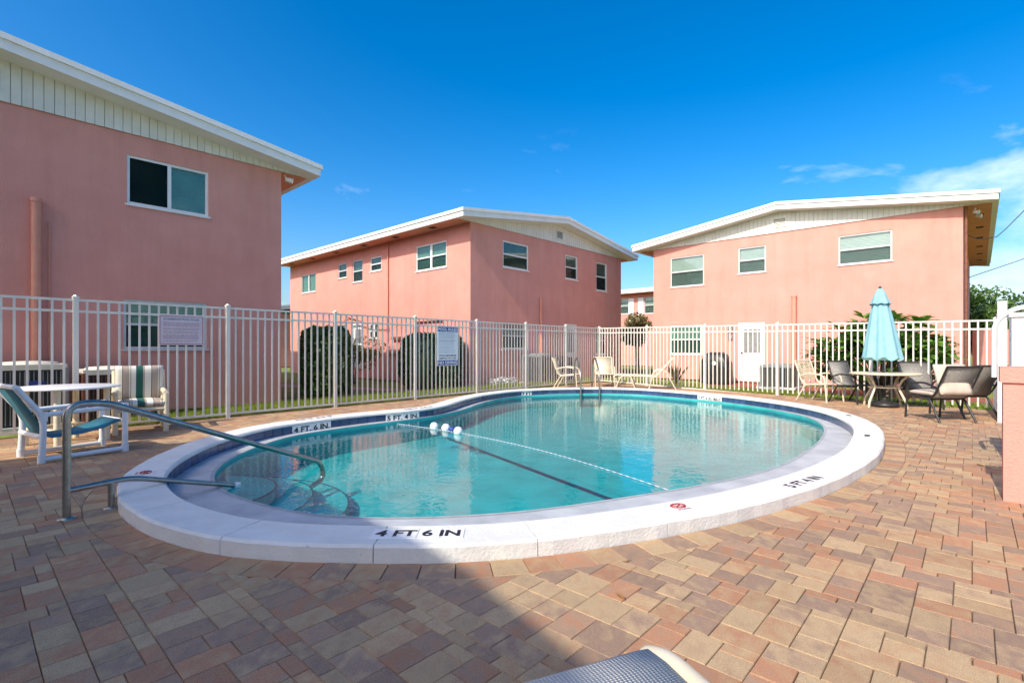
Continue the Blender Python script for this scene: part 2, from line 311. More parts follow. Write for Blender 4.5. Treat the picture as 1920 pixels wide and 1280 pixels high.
water_px = [(397.5,900),(405,885),(422.5,870),(455,852.5),(492.5,837.5),(522.5,827.5),(562.5,817.5),(640,806),(705,797.5),(765,790),(830,780),(867.5,771),(905,757),(942.5,747.5),(974,744),(1040,741),(1120,739),(1190,741),(1315,751),(1375,757),(1431.5,766),(1466,774),(1500,781),(1526,789),(1543,801),(1545.8,811.7),(1540,825.4),(1526,839),(1500,858),(1466,877),(1410,895),(1310,916),(1220,931),(1060,956),(970,967.5),(870,973.7),(770,978.7),(670,978.7),(555,968.7),(517.5,958.7),(467.5,945),(430,932.5),(405,917.5)]
CZ, WZ, LZ = .10, -.08, -.05                  # coping top, water level, ledge level
INN = closed([gp(x, y, CZ) for x, y in inner_px])
OUT = offset(INN, .325)
TIL = offset(INN, .022)
WAT = closed([gp(x, y, WZ) for x, y in water_px], 300, .25)
def nearest(c, p):
    p = Vector((p[0], p[1])); return min(range(len(c)), key=lambda i: (c[i] - p).length_squared)
def insidec(p, lp):
    r = False; n = len(lp)
    for i in range(n):
        a, b = lp[i], lp[(i+1) % n]
        if (a.y > p[1]) != (b.y > p[1]) and p[0] < (b.x-a.x) * (p[1]-a.y) / (b.y-a.y) + a.x: r = not r
    return r
for i, p in enumerate(WAT):                    # the water edge stays inside the tile line
    k = nearest(INN, p); t = (INN[(k+1) % 360] - INN[k-1]).normalized(); nin = Vector((t.y, -t.x))
    d = (p - INN[k]).dot(nin)
    if d < .03: WAT[i] = INN[k] + nin * .03
RING = offset(OUT, .20)                        # outer edge of the soldier course

# fences: A runs up the left side to the corner, B comes back down the right side
FA0 = Vector((-4.90, 8.69)); FAD = Vector((.663, .749)); FC = FA0 + FAD * 12.0
FBE = Vector((9.2, 9.61)); FBD = (FBE - FC).normalized()
FAN = Vector((-.749, .663)); FBN = Vector((-FBD.y, FBD.x))

# ------------------------------------------------------------------ ground, deck and pavers
big = [Vector((-400, -300)), Vector((400, -300)), Vector((400, 700)), Vector((-400, 700))]
struct(fill([big, OUT[::3]], -.045).build('ground', 'lawn'))
deckpoly = [Vector((-9.5, -4)), FA0 + FAD * -4.2 + FAN * .12, FC + FAN * .12 + FBN * .12, FBE + FBN * .12 + FBD * .3, Vector((9.4, 3.2)), Vector((9.4, -4))]
deck = struct(fill([deckpoly, offset(OUT, -.03)[::2]], -.014).build('pool_deck', 'sand'))
def clip(poly, p, n):                          # keep the side where (x-p).n >= 0
    o = []
    for i in range(len(poly)):
        a, b = poly[i], poly[(i+1) % len(poly)]; da, db = (a - p).dot(n), (b - p).dot(n)
        if da >= 0: o.append(a)
        if (da > 0 and db < 0) or (da < 0 and db > 0): o.append(a.lerp(b, da / (da - db)))
    return o
def area(p): return abs(sum(p[i].x * p[(i+1) % len(p)].y - p[(i+1) % len(p)].x * p[i].y for i in range(len(p)))) / 2
pavers = []
def shrink(poly, g=.0014):
    c = sum(poly, Vector((0, 0))) / len(poly); return [p + (c - p).normalized() * g * 1.4 for p in poly]
pa = R(47.6); e1 = Vector((math.cos(pa), math.sin(pa))); e2 = Vector((math.sin(pa), -math.cos(pa)))
prng = random.Random(5); UNIT = .068; occ = set(); big_deck = [v + (v - Vector((0, 5))).normalized() * .3 for v in deckpoly]
def cellc(i, j): return e1 * (i * UNIT) + e2 * (j * UNIT)
NIx, NJx = range(-130, 285), range(-225, 145)
for j in NJx:
    for i in NIx:
        if (i, j) in occ: continue
        c0 = cellc(i + 1, j + 1)
        if c0.y < -2.5 or not insidec(c0, big_deck): continue
        opts = [(3, 2), (3, 2), (2, 3), (2, 2)] if prng.random() < .85 else [(2, 2), (3, 3)]
        prng.shuffle(opts); opts += [(2, 1), (1, 2), (1, 1)]
        for w_, h_ in opts:
            if all((i + a, j + b) not in occ for a in range(w_) for b in range(h_)): break
        for a in range(w_):
            for b in range(h_): occ.add((i + a, j + b))
        poly = [cellc(i + a * w_, j + b * h_) for a, b in ((0, 0), (0, 1), (1, 1), (1, 0))]
        c = sum(poly, Vector((0, 0))) / 4
        k = nearest(RING, c); dist = (RING[k] - c).length
        if dist > .35:
            if insidec(c, RING): continue
        else:
            t = (RING[(k+1) % 360] - RING[k-1]).normalized(); poly = clip(poly, RING[k], Vector((-t.y, t.x)))
        for p0, nn in ((FA0 + FAN * .1, -FAN), (FBE + FBN * .1, -FBN)):
            if len(poly) > 2: poly = clip(poly, p0, nn)
        if len(poly) > 2 and area(poly) > .0012: pavers.append(shrink(poly))
n = len(RING); i = 0
while i < n:                                   # soldier course round the coping
    j = i + 1
    while j < n and (RING[j] - RING[i]).length < .125: j += 1
    if j >= n: j = n
    a, b, c, d = OUT[i] , OUT[j % n], RING[j % n], RING[i]
    o_ = .004; ta = (b - a).normalized(); pavers.append([a + (d - a) * .02 + ta * .002, d + ta * .002, c - ta * .002, b + (c - b) * .02 - ta * .002]); i = j
def paver_mesh(mb, cols, poly, rng):
    n = len(poly); c = sum(poly, Vector((0, 0))) / n; z = rng.uniform(-.0012, .0012); tilt = Vector((rng.uniform(-.006, .006), rng.uniform(-.006, .006)))
    ar = sum(poly[i].x * poly[(i+1) % n].y - poly[(i+1) % n].x * poly[i].y for i in range(n))
    if ar < 0: poly = poly[::-1]
    zz = lambda p: z + (p - c).dot(tilt)
    top = [p + (c - p).normalized() * .0035 for p in poly]
    vs = [(p.x, p.y, zz(p)) for p in top] + [(p.x, p.y, zz(p) - .004) for p in poly] + [(p.x, p.y, -.03) for p in poly]
    fs = [tuple(range(n))] + [(i, n+i, n+(i+1)%n, (i+1)%n) for i in range(n)] + [(n+i, 2*n+i, 2*n+(i+1)%n, n+(i+1)%n) for i in range(n)]
    mb.add(vs, fs); col = (rng.random(), rng.random(), rng.random(), 1); cols += [col] * len(vs)
def colattr(me, cols):
    at = me.color_attributes.new('pc', 'FLOAT_COLOR', 'POINT'); at.data.foreach_set('color', [x for c in cols for x in c])
def inview(c): return c.y > .9 and abs(c.x / c.y) < 1.03 and HC / c.y * F < 640
prng = random.Random(8)
vis = sorted([p for p in pavers if inview(sum(p, Vector((0, 0))) / len(p))], key=lambda p: (sum(p, Vector((0, 0))) / len(p)).length)
near = vis[:290]; nid = set(id(p) for p in near)
for p in near:
    mb = MB(); cols = []; paver_mesh(mb, cols, p, prng); me = mb.mesh('paver', 'paver'); colattr(me, cols); mk('paver', me, deck)
mb = MB(); cols = []
for p in pavers:
    if id(p) not in nid: paver_mesh(mb, cols, p, prng)
me = mb.mesh('paver_field', 'paver'); colattr(me, cols); o = mk('paver_field', me, deck); o['kind'] = 'stuff'

# ------------------------------------------------------------------ swimming pool
pool = thing('swimming_pool', 'kidney shaped swimming pool with white raised coping and navy waterline tiles', 'swimming pool')
NI = 360
seg = 10
for s0 in range(0, NI, seg):                   # coping stones
    mb = MB(); prof = [(0, -.03), (0, .084), (.016, CZ), (.308, CZ), (.325, .086), (.325, .062)]   # from the inner edge outwards is reversed below
    idx = [(s0 + k) % NI for k in range(seg + 1)]; vs = []
    for q, k in enumerate(idx):
        t = (INN[(k+1) % NI] - INN[k-1]).normalized(); no = Vector((-t.y, t.x)); sh = t * (.0028 if q == 0 else (-.0028 if q == seg else 0))
        wv = .003 * math.sin(k * .9) + .002 * math.sin(k * 2.3)
        for a, z in prof: p = OUT[k] - no * (a + (wv if a < .1 else 0)) + sh; vs.append((p.x, p.y, z))
    m = len(prof); fs = []
    for q in range(seg):
        for a in range(m - 1): fs.append((q*m+a, q*m+a+1, (q+1)*m+a+1, (q+1)*m+a))
    fs += [tuple(range(m))[::-1], tuple(range(seg * m, seg * m + m))]
    mb.add(vs, fs); mb.build('coping_stone', 'coping', pool)
# pool shell: backing behind tiles, ledge, wall and floor
def ribbon(a, b, za, zb, flip=False):
    n = len(a); mb = MB(); vs = [(p.x, p.y, za) for p in a] + [(p.x, p.y, zb) for p in b]
    fs = [(i, (i+1) % n, n+(i+1) % n, n+i) for i in range(n)]; mb.add(vs, [f[::-1] for f in fs] if flip else fs, True); return mb
ribbon(TIL, TIL, .075, -.3).build('tile_backing', 'grout', pool)
fill([TIL, WAT], LZ).build('ledge', 'ledge', pool)
flz = lambda x, y: -.50 + .10 * max(0, min(1, (y - 5) / 6))
mb = MB(); n = len(WAT); vs = [(p.x, p.y, LZ) for p in WAT] + [(p.x, p.y, flz(p.x, p.y)) for p in WAT]
mb.add(vs, [(i, n+i, n+(i+1) % n, (i+1) % n) for i in range(n)], True); mb.build('basin_wall', 'floor', pool)
fill([WAT], flz).build('basin_floor', 'floor', pool)
WT2 = offset(WAT, .035); ribbon(WAT, WT2, LZ + .003, LZ + .003).build('edge_trim', 'grout', pool)
for k, (rr, z) in enumerate(((.66, -.17), (1.0, -.27), (1.34, -.38))):
    c = Vector((-2.95, 4.75)); st = MB().lathe([(rr, -.6), (rr, z)], (c.x, c.y, 0), 56, False).build('pool_step', 'floor', pool)
    MB().tube([(c.x + rr * math.cos(a * .1), c.y + rr * math.sin(a * .1), z) for a in range(-16, 17)], .007, 6).build('step_edge', 'trim', st)
a, b = gp(835, 822, -.45), gp(1160, 944, -.5); d = (b - a).normalized(); nn = Vector((-d.y, d.x, 0)) * .04
mb = MB(); mb.add([a - nn + Vector((0,0,.016)), a + nn + Vector((0,0,.016)), b + nn * 1.2 + d * .6 + Vector((0,0,.016)), b - nn * 1.2 + d * .6 + Vector((0,0,.016))], [(0, 3, 2, 1)])
for v in range(4): mb.v[v] = (mb.v[v][0], mb.v[v][1], flz(mb.v[v][0], mb.v[v][1]) + .006)
mb.build('floor_stripe', 'trim', pool)
wt = struct(fill([offset(WAT, .02)], WZ).build('water', 'water'))
# waterline tiles with depth markers let into them
arc = [0]
for i in range(NI): arc.append(arc[-1] + (TIL[(i+1) % NI] - TIL[i]).length)
PER = arc[-1]
def onarc(d):
    d %= PER
    for i in range(NI):
        if arc[i+1] >= d:
            u = (d - arc[i]) / (arc[i+1] - arc[i]); p = TIL[i].lerp(TIL[(i+1) % NI], u); t = (TIL[(i+1) % NI] - TIL[i]).normalized(); return p, t
marks = [((600, 806), 4, '4 FT. 6 IN.', .74), ((796, 789), 4, '5 FT. 4 IN.', .74), ((985, 741), 2, '7 FT', .36), ((1342, 752), 4, '7 FT. 4 IN. MAX', .8)]
TW = PER / round(PER / .165); NT = round(PER / .165); white = {}
mk_arcs = []
for (px, py), nt_, txt, w in marks:
    k = nearest(TIL, gp(px, py, -.06)); ti = int(arc[k] / TW) - nt_ // 2
    for q in range(nt_): white[(ti + q) % NT] = 1
    mk_arcs.append(((ti + nt_ / 2) * TW, txt, nt_ * TW * .92))
def tile_obj(d, name, m, w=None):
    p, t = onarc(d); nin = Vector((t.y, -t.x)); c = p + nin * .004
    o = MB().box((0, 0, 0), ((w or TW) - .006, .012, .144)).build(name, m, pool); o.location = (c.x, c.y, .004); o.rotation_euler = (0, 0, math.atan2(t.y, t.x)); return o
tm = {}
for q in range(NT):
    key = 'wtile' if q in white else 'tile'
    p, t = onarc((q + .5) * TW); nin = Vector((t.y, -t.x)); c = p + nin * .006
    if key not in tm: tm[key] = MB().box((0, 0, 0), (TW - .006, .012, .128)).mesh('waterline_tile', key)
    o = mk('marker_tile' if q in white else 'waterline_tile', tm[key], pool); o.location = (c.x, c.y, -.010); o.rotation_euler = (0, 0, math.atan2(t.y, t.x))
for d, txt, w in mk_arcs:
    def bend(x, y, d=d):
        p, t = onarc(d + x); return Vector((p.x + t.y * .0145, p.y - t.x * .0145, -.010 + y))
    text(txt, 'depth_lettering', 'ink', pool, (0, 0, 0), (1, 0, 0), (0, 0, 1), w, .088, 0, .012, bend)
# markers lying in the coping top, read from outside the pool
def top_mark(px, py, body, w, h, m='ink', plate=True):
    p = gp(px, py, CZ); k = nearest(INN, p); t = (INN[(k+1) % NI] - INN[k-1]).normalized(); nin = Vector((t.y, -t.x)); xd = Vector((t.x, t.y, 0)) * -1
    if xd.cross(Vector((nin.x, nin.y, 0))).z < 0: xd = -xd
    no = Vector((nin.x, nin.y, 0))
    if plate:
        nT = 4 if len(body) > 6 else 1
        for q in range(nT):
            c = p + xd * ((q - (nT - 1) / 2) * (w * 1.1 / nT)); pl = MB().box((0, 0, 0), (w * 1.1 / nT - .006, h * 1.5, .006)).build('marker_plate', 'wtile', pool)
            pl.location = (c.x, c.y, CZ + .001); pl.rotation_euler = (0, 0, math.atan2(xd.y, xd.x))
    if body == '-':                             # worn, unreadable print
        for q in (-.3, .05, .32):
            c = p + xd * (w * q); sm = MB().box((0, 0, 0), (w * .22, h * .8, .002)).build('worn_print', 'ink', pool); sm.location = (c.x, c.y, CZ + .005); sm.rotation_euler = (0, 0, math.atan2(xd.y, xd.x))
        return
    if body != 'ND': text(body, 'depth_lettering', m, pool, p + Vector((0, 0, .0045)), xd, no, w, h, .001, .014)
    else:
        ring = MB(); c = p + no * .02 + Vector((0, 0, .006))
        pts = [c + xd * (.055 * math.cos(a * math.pi / 12)) + no * (.04 * math.sin(a * math.pi / 12)) for a in range(25)]
        ring.tube(pts, .006, 5, False); ring.tube([c + xd * .04 + no * .028, c - xd * .04 - no * .028], .005, 5); ring.tube([c + xd * .04 - no * .02, c - xd * .04 + no * .02], .004, 5)
        ring.build('no_diving_symbol', 'rink', pool); text('NO DIVING', 'no_diving_lettering', 'rink', pool, p - no * .045 + Vector((0, 0, .0045)), xd, no, .11, .02, .001, .01)
top_mark(784, 1000, '4 FT 6 IN', .50, .10)
top_mark(1507, 903, '5 FT 4 IN', .52, .10)
top_mark(590, 784, '4 FT 6 IN', .62, .09, plate=False)
top_mark(785, 765, '5 FT 4 IN', .62, .09, plate=False)
top_mark(1626, 817, '-', .2, .07); top_mark(1592, 779, '-', .2, .07)
top_mark(1275, 951, 'ND', .13, .11); top_mark(268, 887, 'ND', .13, .11)
# float rope
rope = thing('float_rope', 'white and blue twisted safety rope with round floats stretched across the pool', 'rope', gp(1258, 922, WZ))
a, b, e = gp(745, 795, WZ), gp(860, 812, WZ), gp(1262, 923, WZ); L0 = Vector(rope.location)
pts = [a.lerp(b, i / 8) for i in range(8)] + [b.lerp(e, i / 30) + Vector((.10 * math.sin(i / 30 * math.pi), .16 * math.sin(i / 30 * math.pi), 0)) for i in range(31)]
rp = MB(); rp.tube([p + Vector((0, 0, .010)) - L0 for p in pts], .0045, 6); rm = mat('blue and white rope', (.6, .6, .6), (.22, .32, .46), 1, .7)
wv = rm.node_tree.nodes.new('ShaderNodeTexWave'); wv.inputs['Scale'].default_value = 22; rm.node_tree.links.new(wv.outputs[1], [x for x in rm.node_tree.nodes if x.type == 'VALTORGB'][0].inputs[0])
rp.build('rope', rm, rope)
for px, py in ((814, 803), (836, 806), (859, 812)):
    c = gp(px, py, WZ) - L0 + Vector((0, 0, .03)); MB().lathe([(.004, -.07), (.04, -.06), (.064, -.025), (.069, 0), (.064, .025), (.04, .06), (.004, .07)], c, 16).build('float', 'white', rope)
c = gp(848, 808, WZ) - L0 + Vector((0, 0, .03)); MB().lathe([(.03, -.03), (.062, -.01), (.062, .02), (.03, .035)], c, 14).build('float_collar', 'navy', rope)

# handrail at the steps
hr = thing('handrail', 'bent stainless steel handrail running from the deck down into the pool steps', 'handrail', (-3.12, 3.53, 0), math.atan2(.89, .45))
def arcpts(pts, r=.12, n=6):                    # round the corners of a polyline
    pts = [Vector(p) for p in pts]; o = [pts[0]]
    for i in range(1, len(pts) - 1):
        a, b, c = pts[i-1], pts[i], pts[i+1]; d1 = (a - b); d2 = (c - b); rr = min(r, d1.length * .45, d2.length * .45); p1 = b + d1.normalized() * rr; p2 = b + d2.normalized() * rr
        for k in range(n + 1): u = k / n; o.append(p1 * (1-u) ** 2 + b * 2 * u * (1-u) + p2 * u ** 2)
    return o + [pts[-1]]
MB().tube(arcpts([(0, 0, 0), (0, 0, .80), (.22, 0, .80), (2.26, 0, -.06), (2.3, 0, -.24), (1.7, 0, -.42)], .17, 8), .025, 14).build('upper_rail', 'steel', hr)
MB().tube(arcpts([(0, 0, .20), (.40, 0, .20), (1.28, 0, -.075)], .1), .021, 12).build('lower_rail', 'steel', hr)
MB().tube([(.27, 0, 0), (.27, 0, .2)], .022, 12).build('brace_leg', 'steel', hr)
MB().lathe([(.055, 0), (.055, .012), (.035, .02)], (0, 0, 0), 18).build('escutcheon', 'steel', hr); MB().lathe([(.05, 0), (.05, .012), (.03, .02)], (.27, 0, 0), 18).build('escutcheon', 'steel', hr)
MB().lathe([(.035, -.02), (.035, .02)], (1.27, 0, -.07), 12).build('end_cap', 'white', hr)
# ladder on the far side
k = nearest(INN, (2.13, 14.0)); t = (INN[(k+1) % NI] - INN[k-1]).normalized(); ld = thing('pool_ladder', 'stainless steel pool ladder with two hooped rails on the far coping', 'ladder', (INN[k].x, INN[k].y, 0), math.atan2(t.y, t.x))
for s in (-.26, .26):
    MB().tube(arcpts([(s, .78, 0), (s, .72, .80), (s, .40, .95), (s, -.08, .5), (s, -.10, -.4)], .22, 8), .024, 10).build('rail', 'steel', ld)
for z in (-.14, -.36): MB().box((0, -.11, z), (.5, .07, .03)).build('tread', 'steel', ld)

# ------------------------------------------------------------------ picket fences
def fence(name, label, p0, p1, posts, h0, h1, skip=()):
    d = (p1 - p0); L = d.length; ang = math.atan2(d.y, d.x)
    r = thing(name, label, 'fence', (p0.x, p0.y, 0), ang)
    H = lambda x: h0 + (h1 - h0) * x / L
    def bar(x0, x1, z0, z1, w, nm): 
        mb = MB(); vs = []
        for x, zo in ((x0, H(x0) - h0), (x1, H(x1) - h0)):
            for yy in (-w/2, w/2):
                for z in (z0, z1): vs.append((x, yy, z + zo))
        mb.add(vs, ((0, 1, 3, 2), (4, 6, 7, 5), (0, 4, 5, 1), (2, 3, 7, 6), (0, 2, 6, 4), (1, 5, 7, 3))); return mb.build(nm, 'fence', r)
    pk = MB().box((0, 0, .5), (.027, .022, 1)).mesh('picket', 'fence'); pp = MB(); pp.box((0, 0, .5), (.062, .062, 1)); pp.box((0, 0, 1.0), (.074, .074, .012)); pp.lathe([(.036, 1.006), (.02, 1.018)], n=4, smooth=False); pm = pp.mesh('post', 'fence')
    for i, x in enumerate(posts):
        o = mk('post', pm, r); o.location = (x, 0, 0); o.scale = (1, 1, H(x) + .02)
        if i + 1 < len(posts):
            x1 = posts[i+1]; n = max(2, round((x1 - x) / .126)); 
            bar(x + .03, x1 - .03, h0 - .035, h0 - .002, .036, 'rail'); bar(x + .03, x1 - .03, h0 - .195, h0 - .162, .036, 'rail'); bar(x + .03, x1 - .03, .05, .083, .036, 'rail')
            for q in range(1, n):
                xx = x + (x1 - x) * q / n; o = mk('picket', pk, r); o.location = (xx, 0, .06); o.scale = (1, 1, H(xx) - .03 - .06)
    return r
A0 = FA0 + FAD * -4.76
fence('picket_fence', 'long white metal picket fence carrying two pool rules signs', A0, FC, [0] + [.76 + 2 * i for i in range(9)], 1.9, 1.9)
LB = (FBE - FC).length
fence('picket_fence', 'white metal picket fence behind the aqua umbrella and patio chairs', FC + FBD * .02, FBE, [LB * i / 5 for i in range(1, 6)][:0] + [0.0 + LB / 5 * i for i in range(6)], 1.9, 1.74)
# signs
def on_fence(px):
    k = (px - 960) / F; t = (FA0.x - k * FA0.y) / (k * FAD.y - FAD.x); return FA0 + FAD * t
fn = Vector((FAD.y, -FAD.x)); fx = Vector((FAD.x, FAD.y, 0)); up = Vector((0, 0, 1))
def sign(name, label, x0, x1, y0, y1, face):
    a, b = on_fence(x0), on_fence(x1); c = (a + b) / 2 + fn * .03; w = (b - a).length; zt = HC + (HOR - y0) / F * c.y; zb = HC + (HOR - y1) / F * c.y
    r = thing(name, label, 'sign', (c.x, c.y, zb), math.atan2(FAD.y, FAD.x)); h = zt - zb
    pl = MB(); pl.box((0, 0, h / 2), (w, .006, h)); pl.build('plate', face, r)
    L = lambda body, z, ww, hh, m: text(body, 'lettering', m, r, (0, -.0045, z), (1, 0, 0), (0, 0, 1), ww, hh, .0012, .01)
    return r, w, h, L
r, w, h, L = sign('pool_rules_sign', 'small faded pinkish pool rules sign with red border on the fence', 296, 381, 591, 647, 'pinksign')
mb = MB()
for sx in (-1, 1): mb.box((sx * (w / 2 - .02), -.004, h / 2), (.007, .004, h - .04)); mb.box((0, -.004, h / 2 + sx * (h / 2 - .02)), (w - .047, .004, .007))
mb.build('border', 'rink', r); L('STARBEACH POOL RULES', h * .86, w * .78, .034, 'blur')
mb = MB(); rg = random.Random(3)
for z in (.76, .72, .68, .64, .56, .52, .45, .41, .34, .30, .26, .22, .14):
    x = -w * .4
    while x < w * .36: l = rg.uniform(.02, .06); mb.box((x + l / 2, -.0045, h * z), (l, .002, .007)); x += l + .012
mb.build('small_print', 'pblur', r)
r, w, h, L = sign('pool_rules_sign', 'tall white and navy POOL RULES NO DIVING sign on the fence', 818, 857, 612, 685, 'sign')
for z in (.925, .075): MB().box((0, -.004, h * z), (w * .96, .004, h * .12)).build('banner', 'navy', r)
for z, b, hh, m in ((.925, 'POOL RULES', .075, 'sign'), (.075, 'NO DIVING', .078, 'sign'), (.255, 'POOL MAXIMUM', .038, 'ink'), (.185, 'DEPTH: 7 FT 4 IN', .038, 'ink')):
    text(b, 'lettering', m, r, (0, -.0065, h * z), (1, 0, 0), (0, 0, 1), w * (.9 if m == 'sign' else .8), hh, .0012, .012)
mb = MB()
for z in (.83, .80, .77, .74, .71, .66, .63, .60, .55, .49, .44, .39, .34):
    x = -w * .42
    while x < w * .3: l = rg.uniform(.02, .07); mb.box((x + l / 2, -.0045, h * z), (l, .002, .009)); x += l + .014
mb.build('small_print', 'blur', r)

# ------------------------------------------------------------------ buildings
HW, EO, RO, SL = 5.16, .70, .45, .135
def wall(mb, w, h, ops, depth=.11, top=None):   # in the x/z plane, outside is -y; ops: (x0,x1,z0,z1)
    xs = sorted(set([0, w] + [v for o in ops for v in o[:2]])); zs = sorted(set([0, h] + [v for o in ops for v in o[2:4]]))
    for i in range(len(xs) - 1):
        for j in range(len(zs) - 1):
            cx, cz = (xs[i] + xs[i+1]) / 2, (zs[j] + zs[j+1]) / 2
            if any(o[0] < cx < o[1] and o[2] < cz < o[3] for o in ops): continue
            mb.add([(xs[i], 0, zs[j]), (xs[i+1], 0, zs[j]), (xs[i+1], 0, zs[j+1]), (xs[i], 0, zs[j+1])], [(0, 1, 2, 3)])
    for x0, x1, z0, z1 in [o[:4] for o in ops]:
        a = [(x0, 0, z0), (x1, 0, z0), (x1, 0, z1), (x0, 0, z1)]; b = [(p[0], depth, p[2]) for p in a]
        mb.add(a + b, [(i, 4+i, 4+(i+1) % 4, (i+1) % 4) for i in range(4)]); mb.add(b, [(0, 1, 2, 3)])
def xf(mb, Mx): mb.v = [tuple(Mx @ Vector(v)) for v in mb.v]; return mb
def window(parent, Mx, o, style):
    x0, x1, z0, z1 = o[:4]; w, h = x1 - x0, z1 - z0; fm = 'alu' if style.startswith('a') else 'white'; t = .045
    f = MB(); yy = .05
    for a, b in (((x0, z0), (x1, z0 + t)), ((x0, z1 - t), (x1, z1)), ((x0, z0 + t), (x0 + t, z1 - t)), ((x1 - t, z0 + t), (x1, z1 - t))): f.bb((a[0], yy - .03, a[1]), (b[0], yy + .03, b[1]))
    f.bb((x0 - .03, -.03, z0 - .035), (x1 + .03, .02, z0 - .002))       # sill
    if 's' in style: f.bb(((x0 + x1) / 2 - .03, yy - .028, z0 + t), ((x0 + x1) / 2 + .03, yy + .028, z1 - t))
    if 'h' in style: f.bb((x0 + t, yy - .026, (z0 + z1) / 2 - .022), (x1 - t, yy + .026, (z0 + z1) / 2 + .022))
    if 'd' in style: f.bb(((x0 + x1) / 2 - .05, yy - .029, z0 + t), ((x0 + x1) / 2 + .05, yy + .029, z1 - t))
    wo = xf(f, Mx).build('window', fm, parent)
    g = MB(); g.bb((x0 + t, yy + .004, z0 + t), (x1 - t, yy + .008, z1 - t)); xf(g, Mx).build('pane', 'glass', wo)
    bl = MB(); bm = {'b': 'blind', 'g': 'gblind', 'k': 'dblind'}[style[-1]]; z = z0 + t + .02; zlow = z0 + t if style[-1] != 'k' else z0 + h * .1
    while z < z1 - t: bl.add([(x0 + t, .074, z), (x1 - t, .074, z), (x1 - t, .090, z + .040), (x0 + t, .090, z + .040)], [(0, 1, 2, 3)]); bl.add([(x0 + t, .090, z + .040), (x1 - t, .090, z + .040), (x1 - t, .074, z + .042), (x0 + t, .074, z + .042)], [(0, 1, 2, 3)]); z += .042
    xf(bl, Mx).build('blind', bm, wo)
    if style[1] == 's':
        sc = MB(); sc.bb((x0 + t, yy - .012, z0 + t), ((x0 + x1) / 2 - .03, yy - .010, z1 - t)); xf(sc, Mx).build('insect_screen', 'dscreen', wo)
    if 'h' in style:
        sc = MB(); sc.bb((x0 + t, yy - .012, z0 + t), (x1 - t, yy - .010, (z0 + z1) / 2 - .02)); xf(sc, Mx).build('insect_screen', 'screen', wo)
    bk = MB(); bk.add([(x0, .105, z0), (x1, .105, z0), (x1, .105, z1), (x0, .105, z1)], [(0, 1, 2, 3)]); xf(bk, Mx).build('dark_room', 'dark', wo)
def door(parent, Mx, o, glass=True):
    x0, x1, z0, z1 = o[:4]; f = MB(); t = .06
    f.bb((x0, .0, z0), (x0 + t, .08, z1)); f.bb((x1 - t, .0, z0), (x1, .08, z1)); f.bb((x0 + t, .0, z1 - t), (x1 - t, .08, z1))
    d = xf(f, Mx).build('door', 'white', parent); p = MB(); p.bb((x0 + t, .04, z0), (x1 - t, .085, z1 - t)); p.bb((x0 + t + .1, .03, z0 + .2), (x1 - t - .1, .041, z0 + .85)); xf(p, Mx).build('door_leaf', 'white', d)
    if glass:
        g = MB(); g.bb((x0 + t + .1, .03, z0 + 1.0), (x1 - t - .1, .039, z1 - .22)); xf(g, Mx).build('door_glass', 'ac', d)
    k = MB(); k.lathe([(.012, 0), (.03, .02), (.03, .05), (.01, .06)], n=10); k.v = [tuple(Mx @ Vector((x0 + t + .06 + v[0], .04 - v[2], z0 + 1.0 + v[1]))) for v in k.v]; k.build('handle', 'black', d)
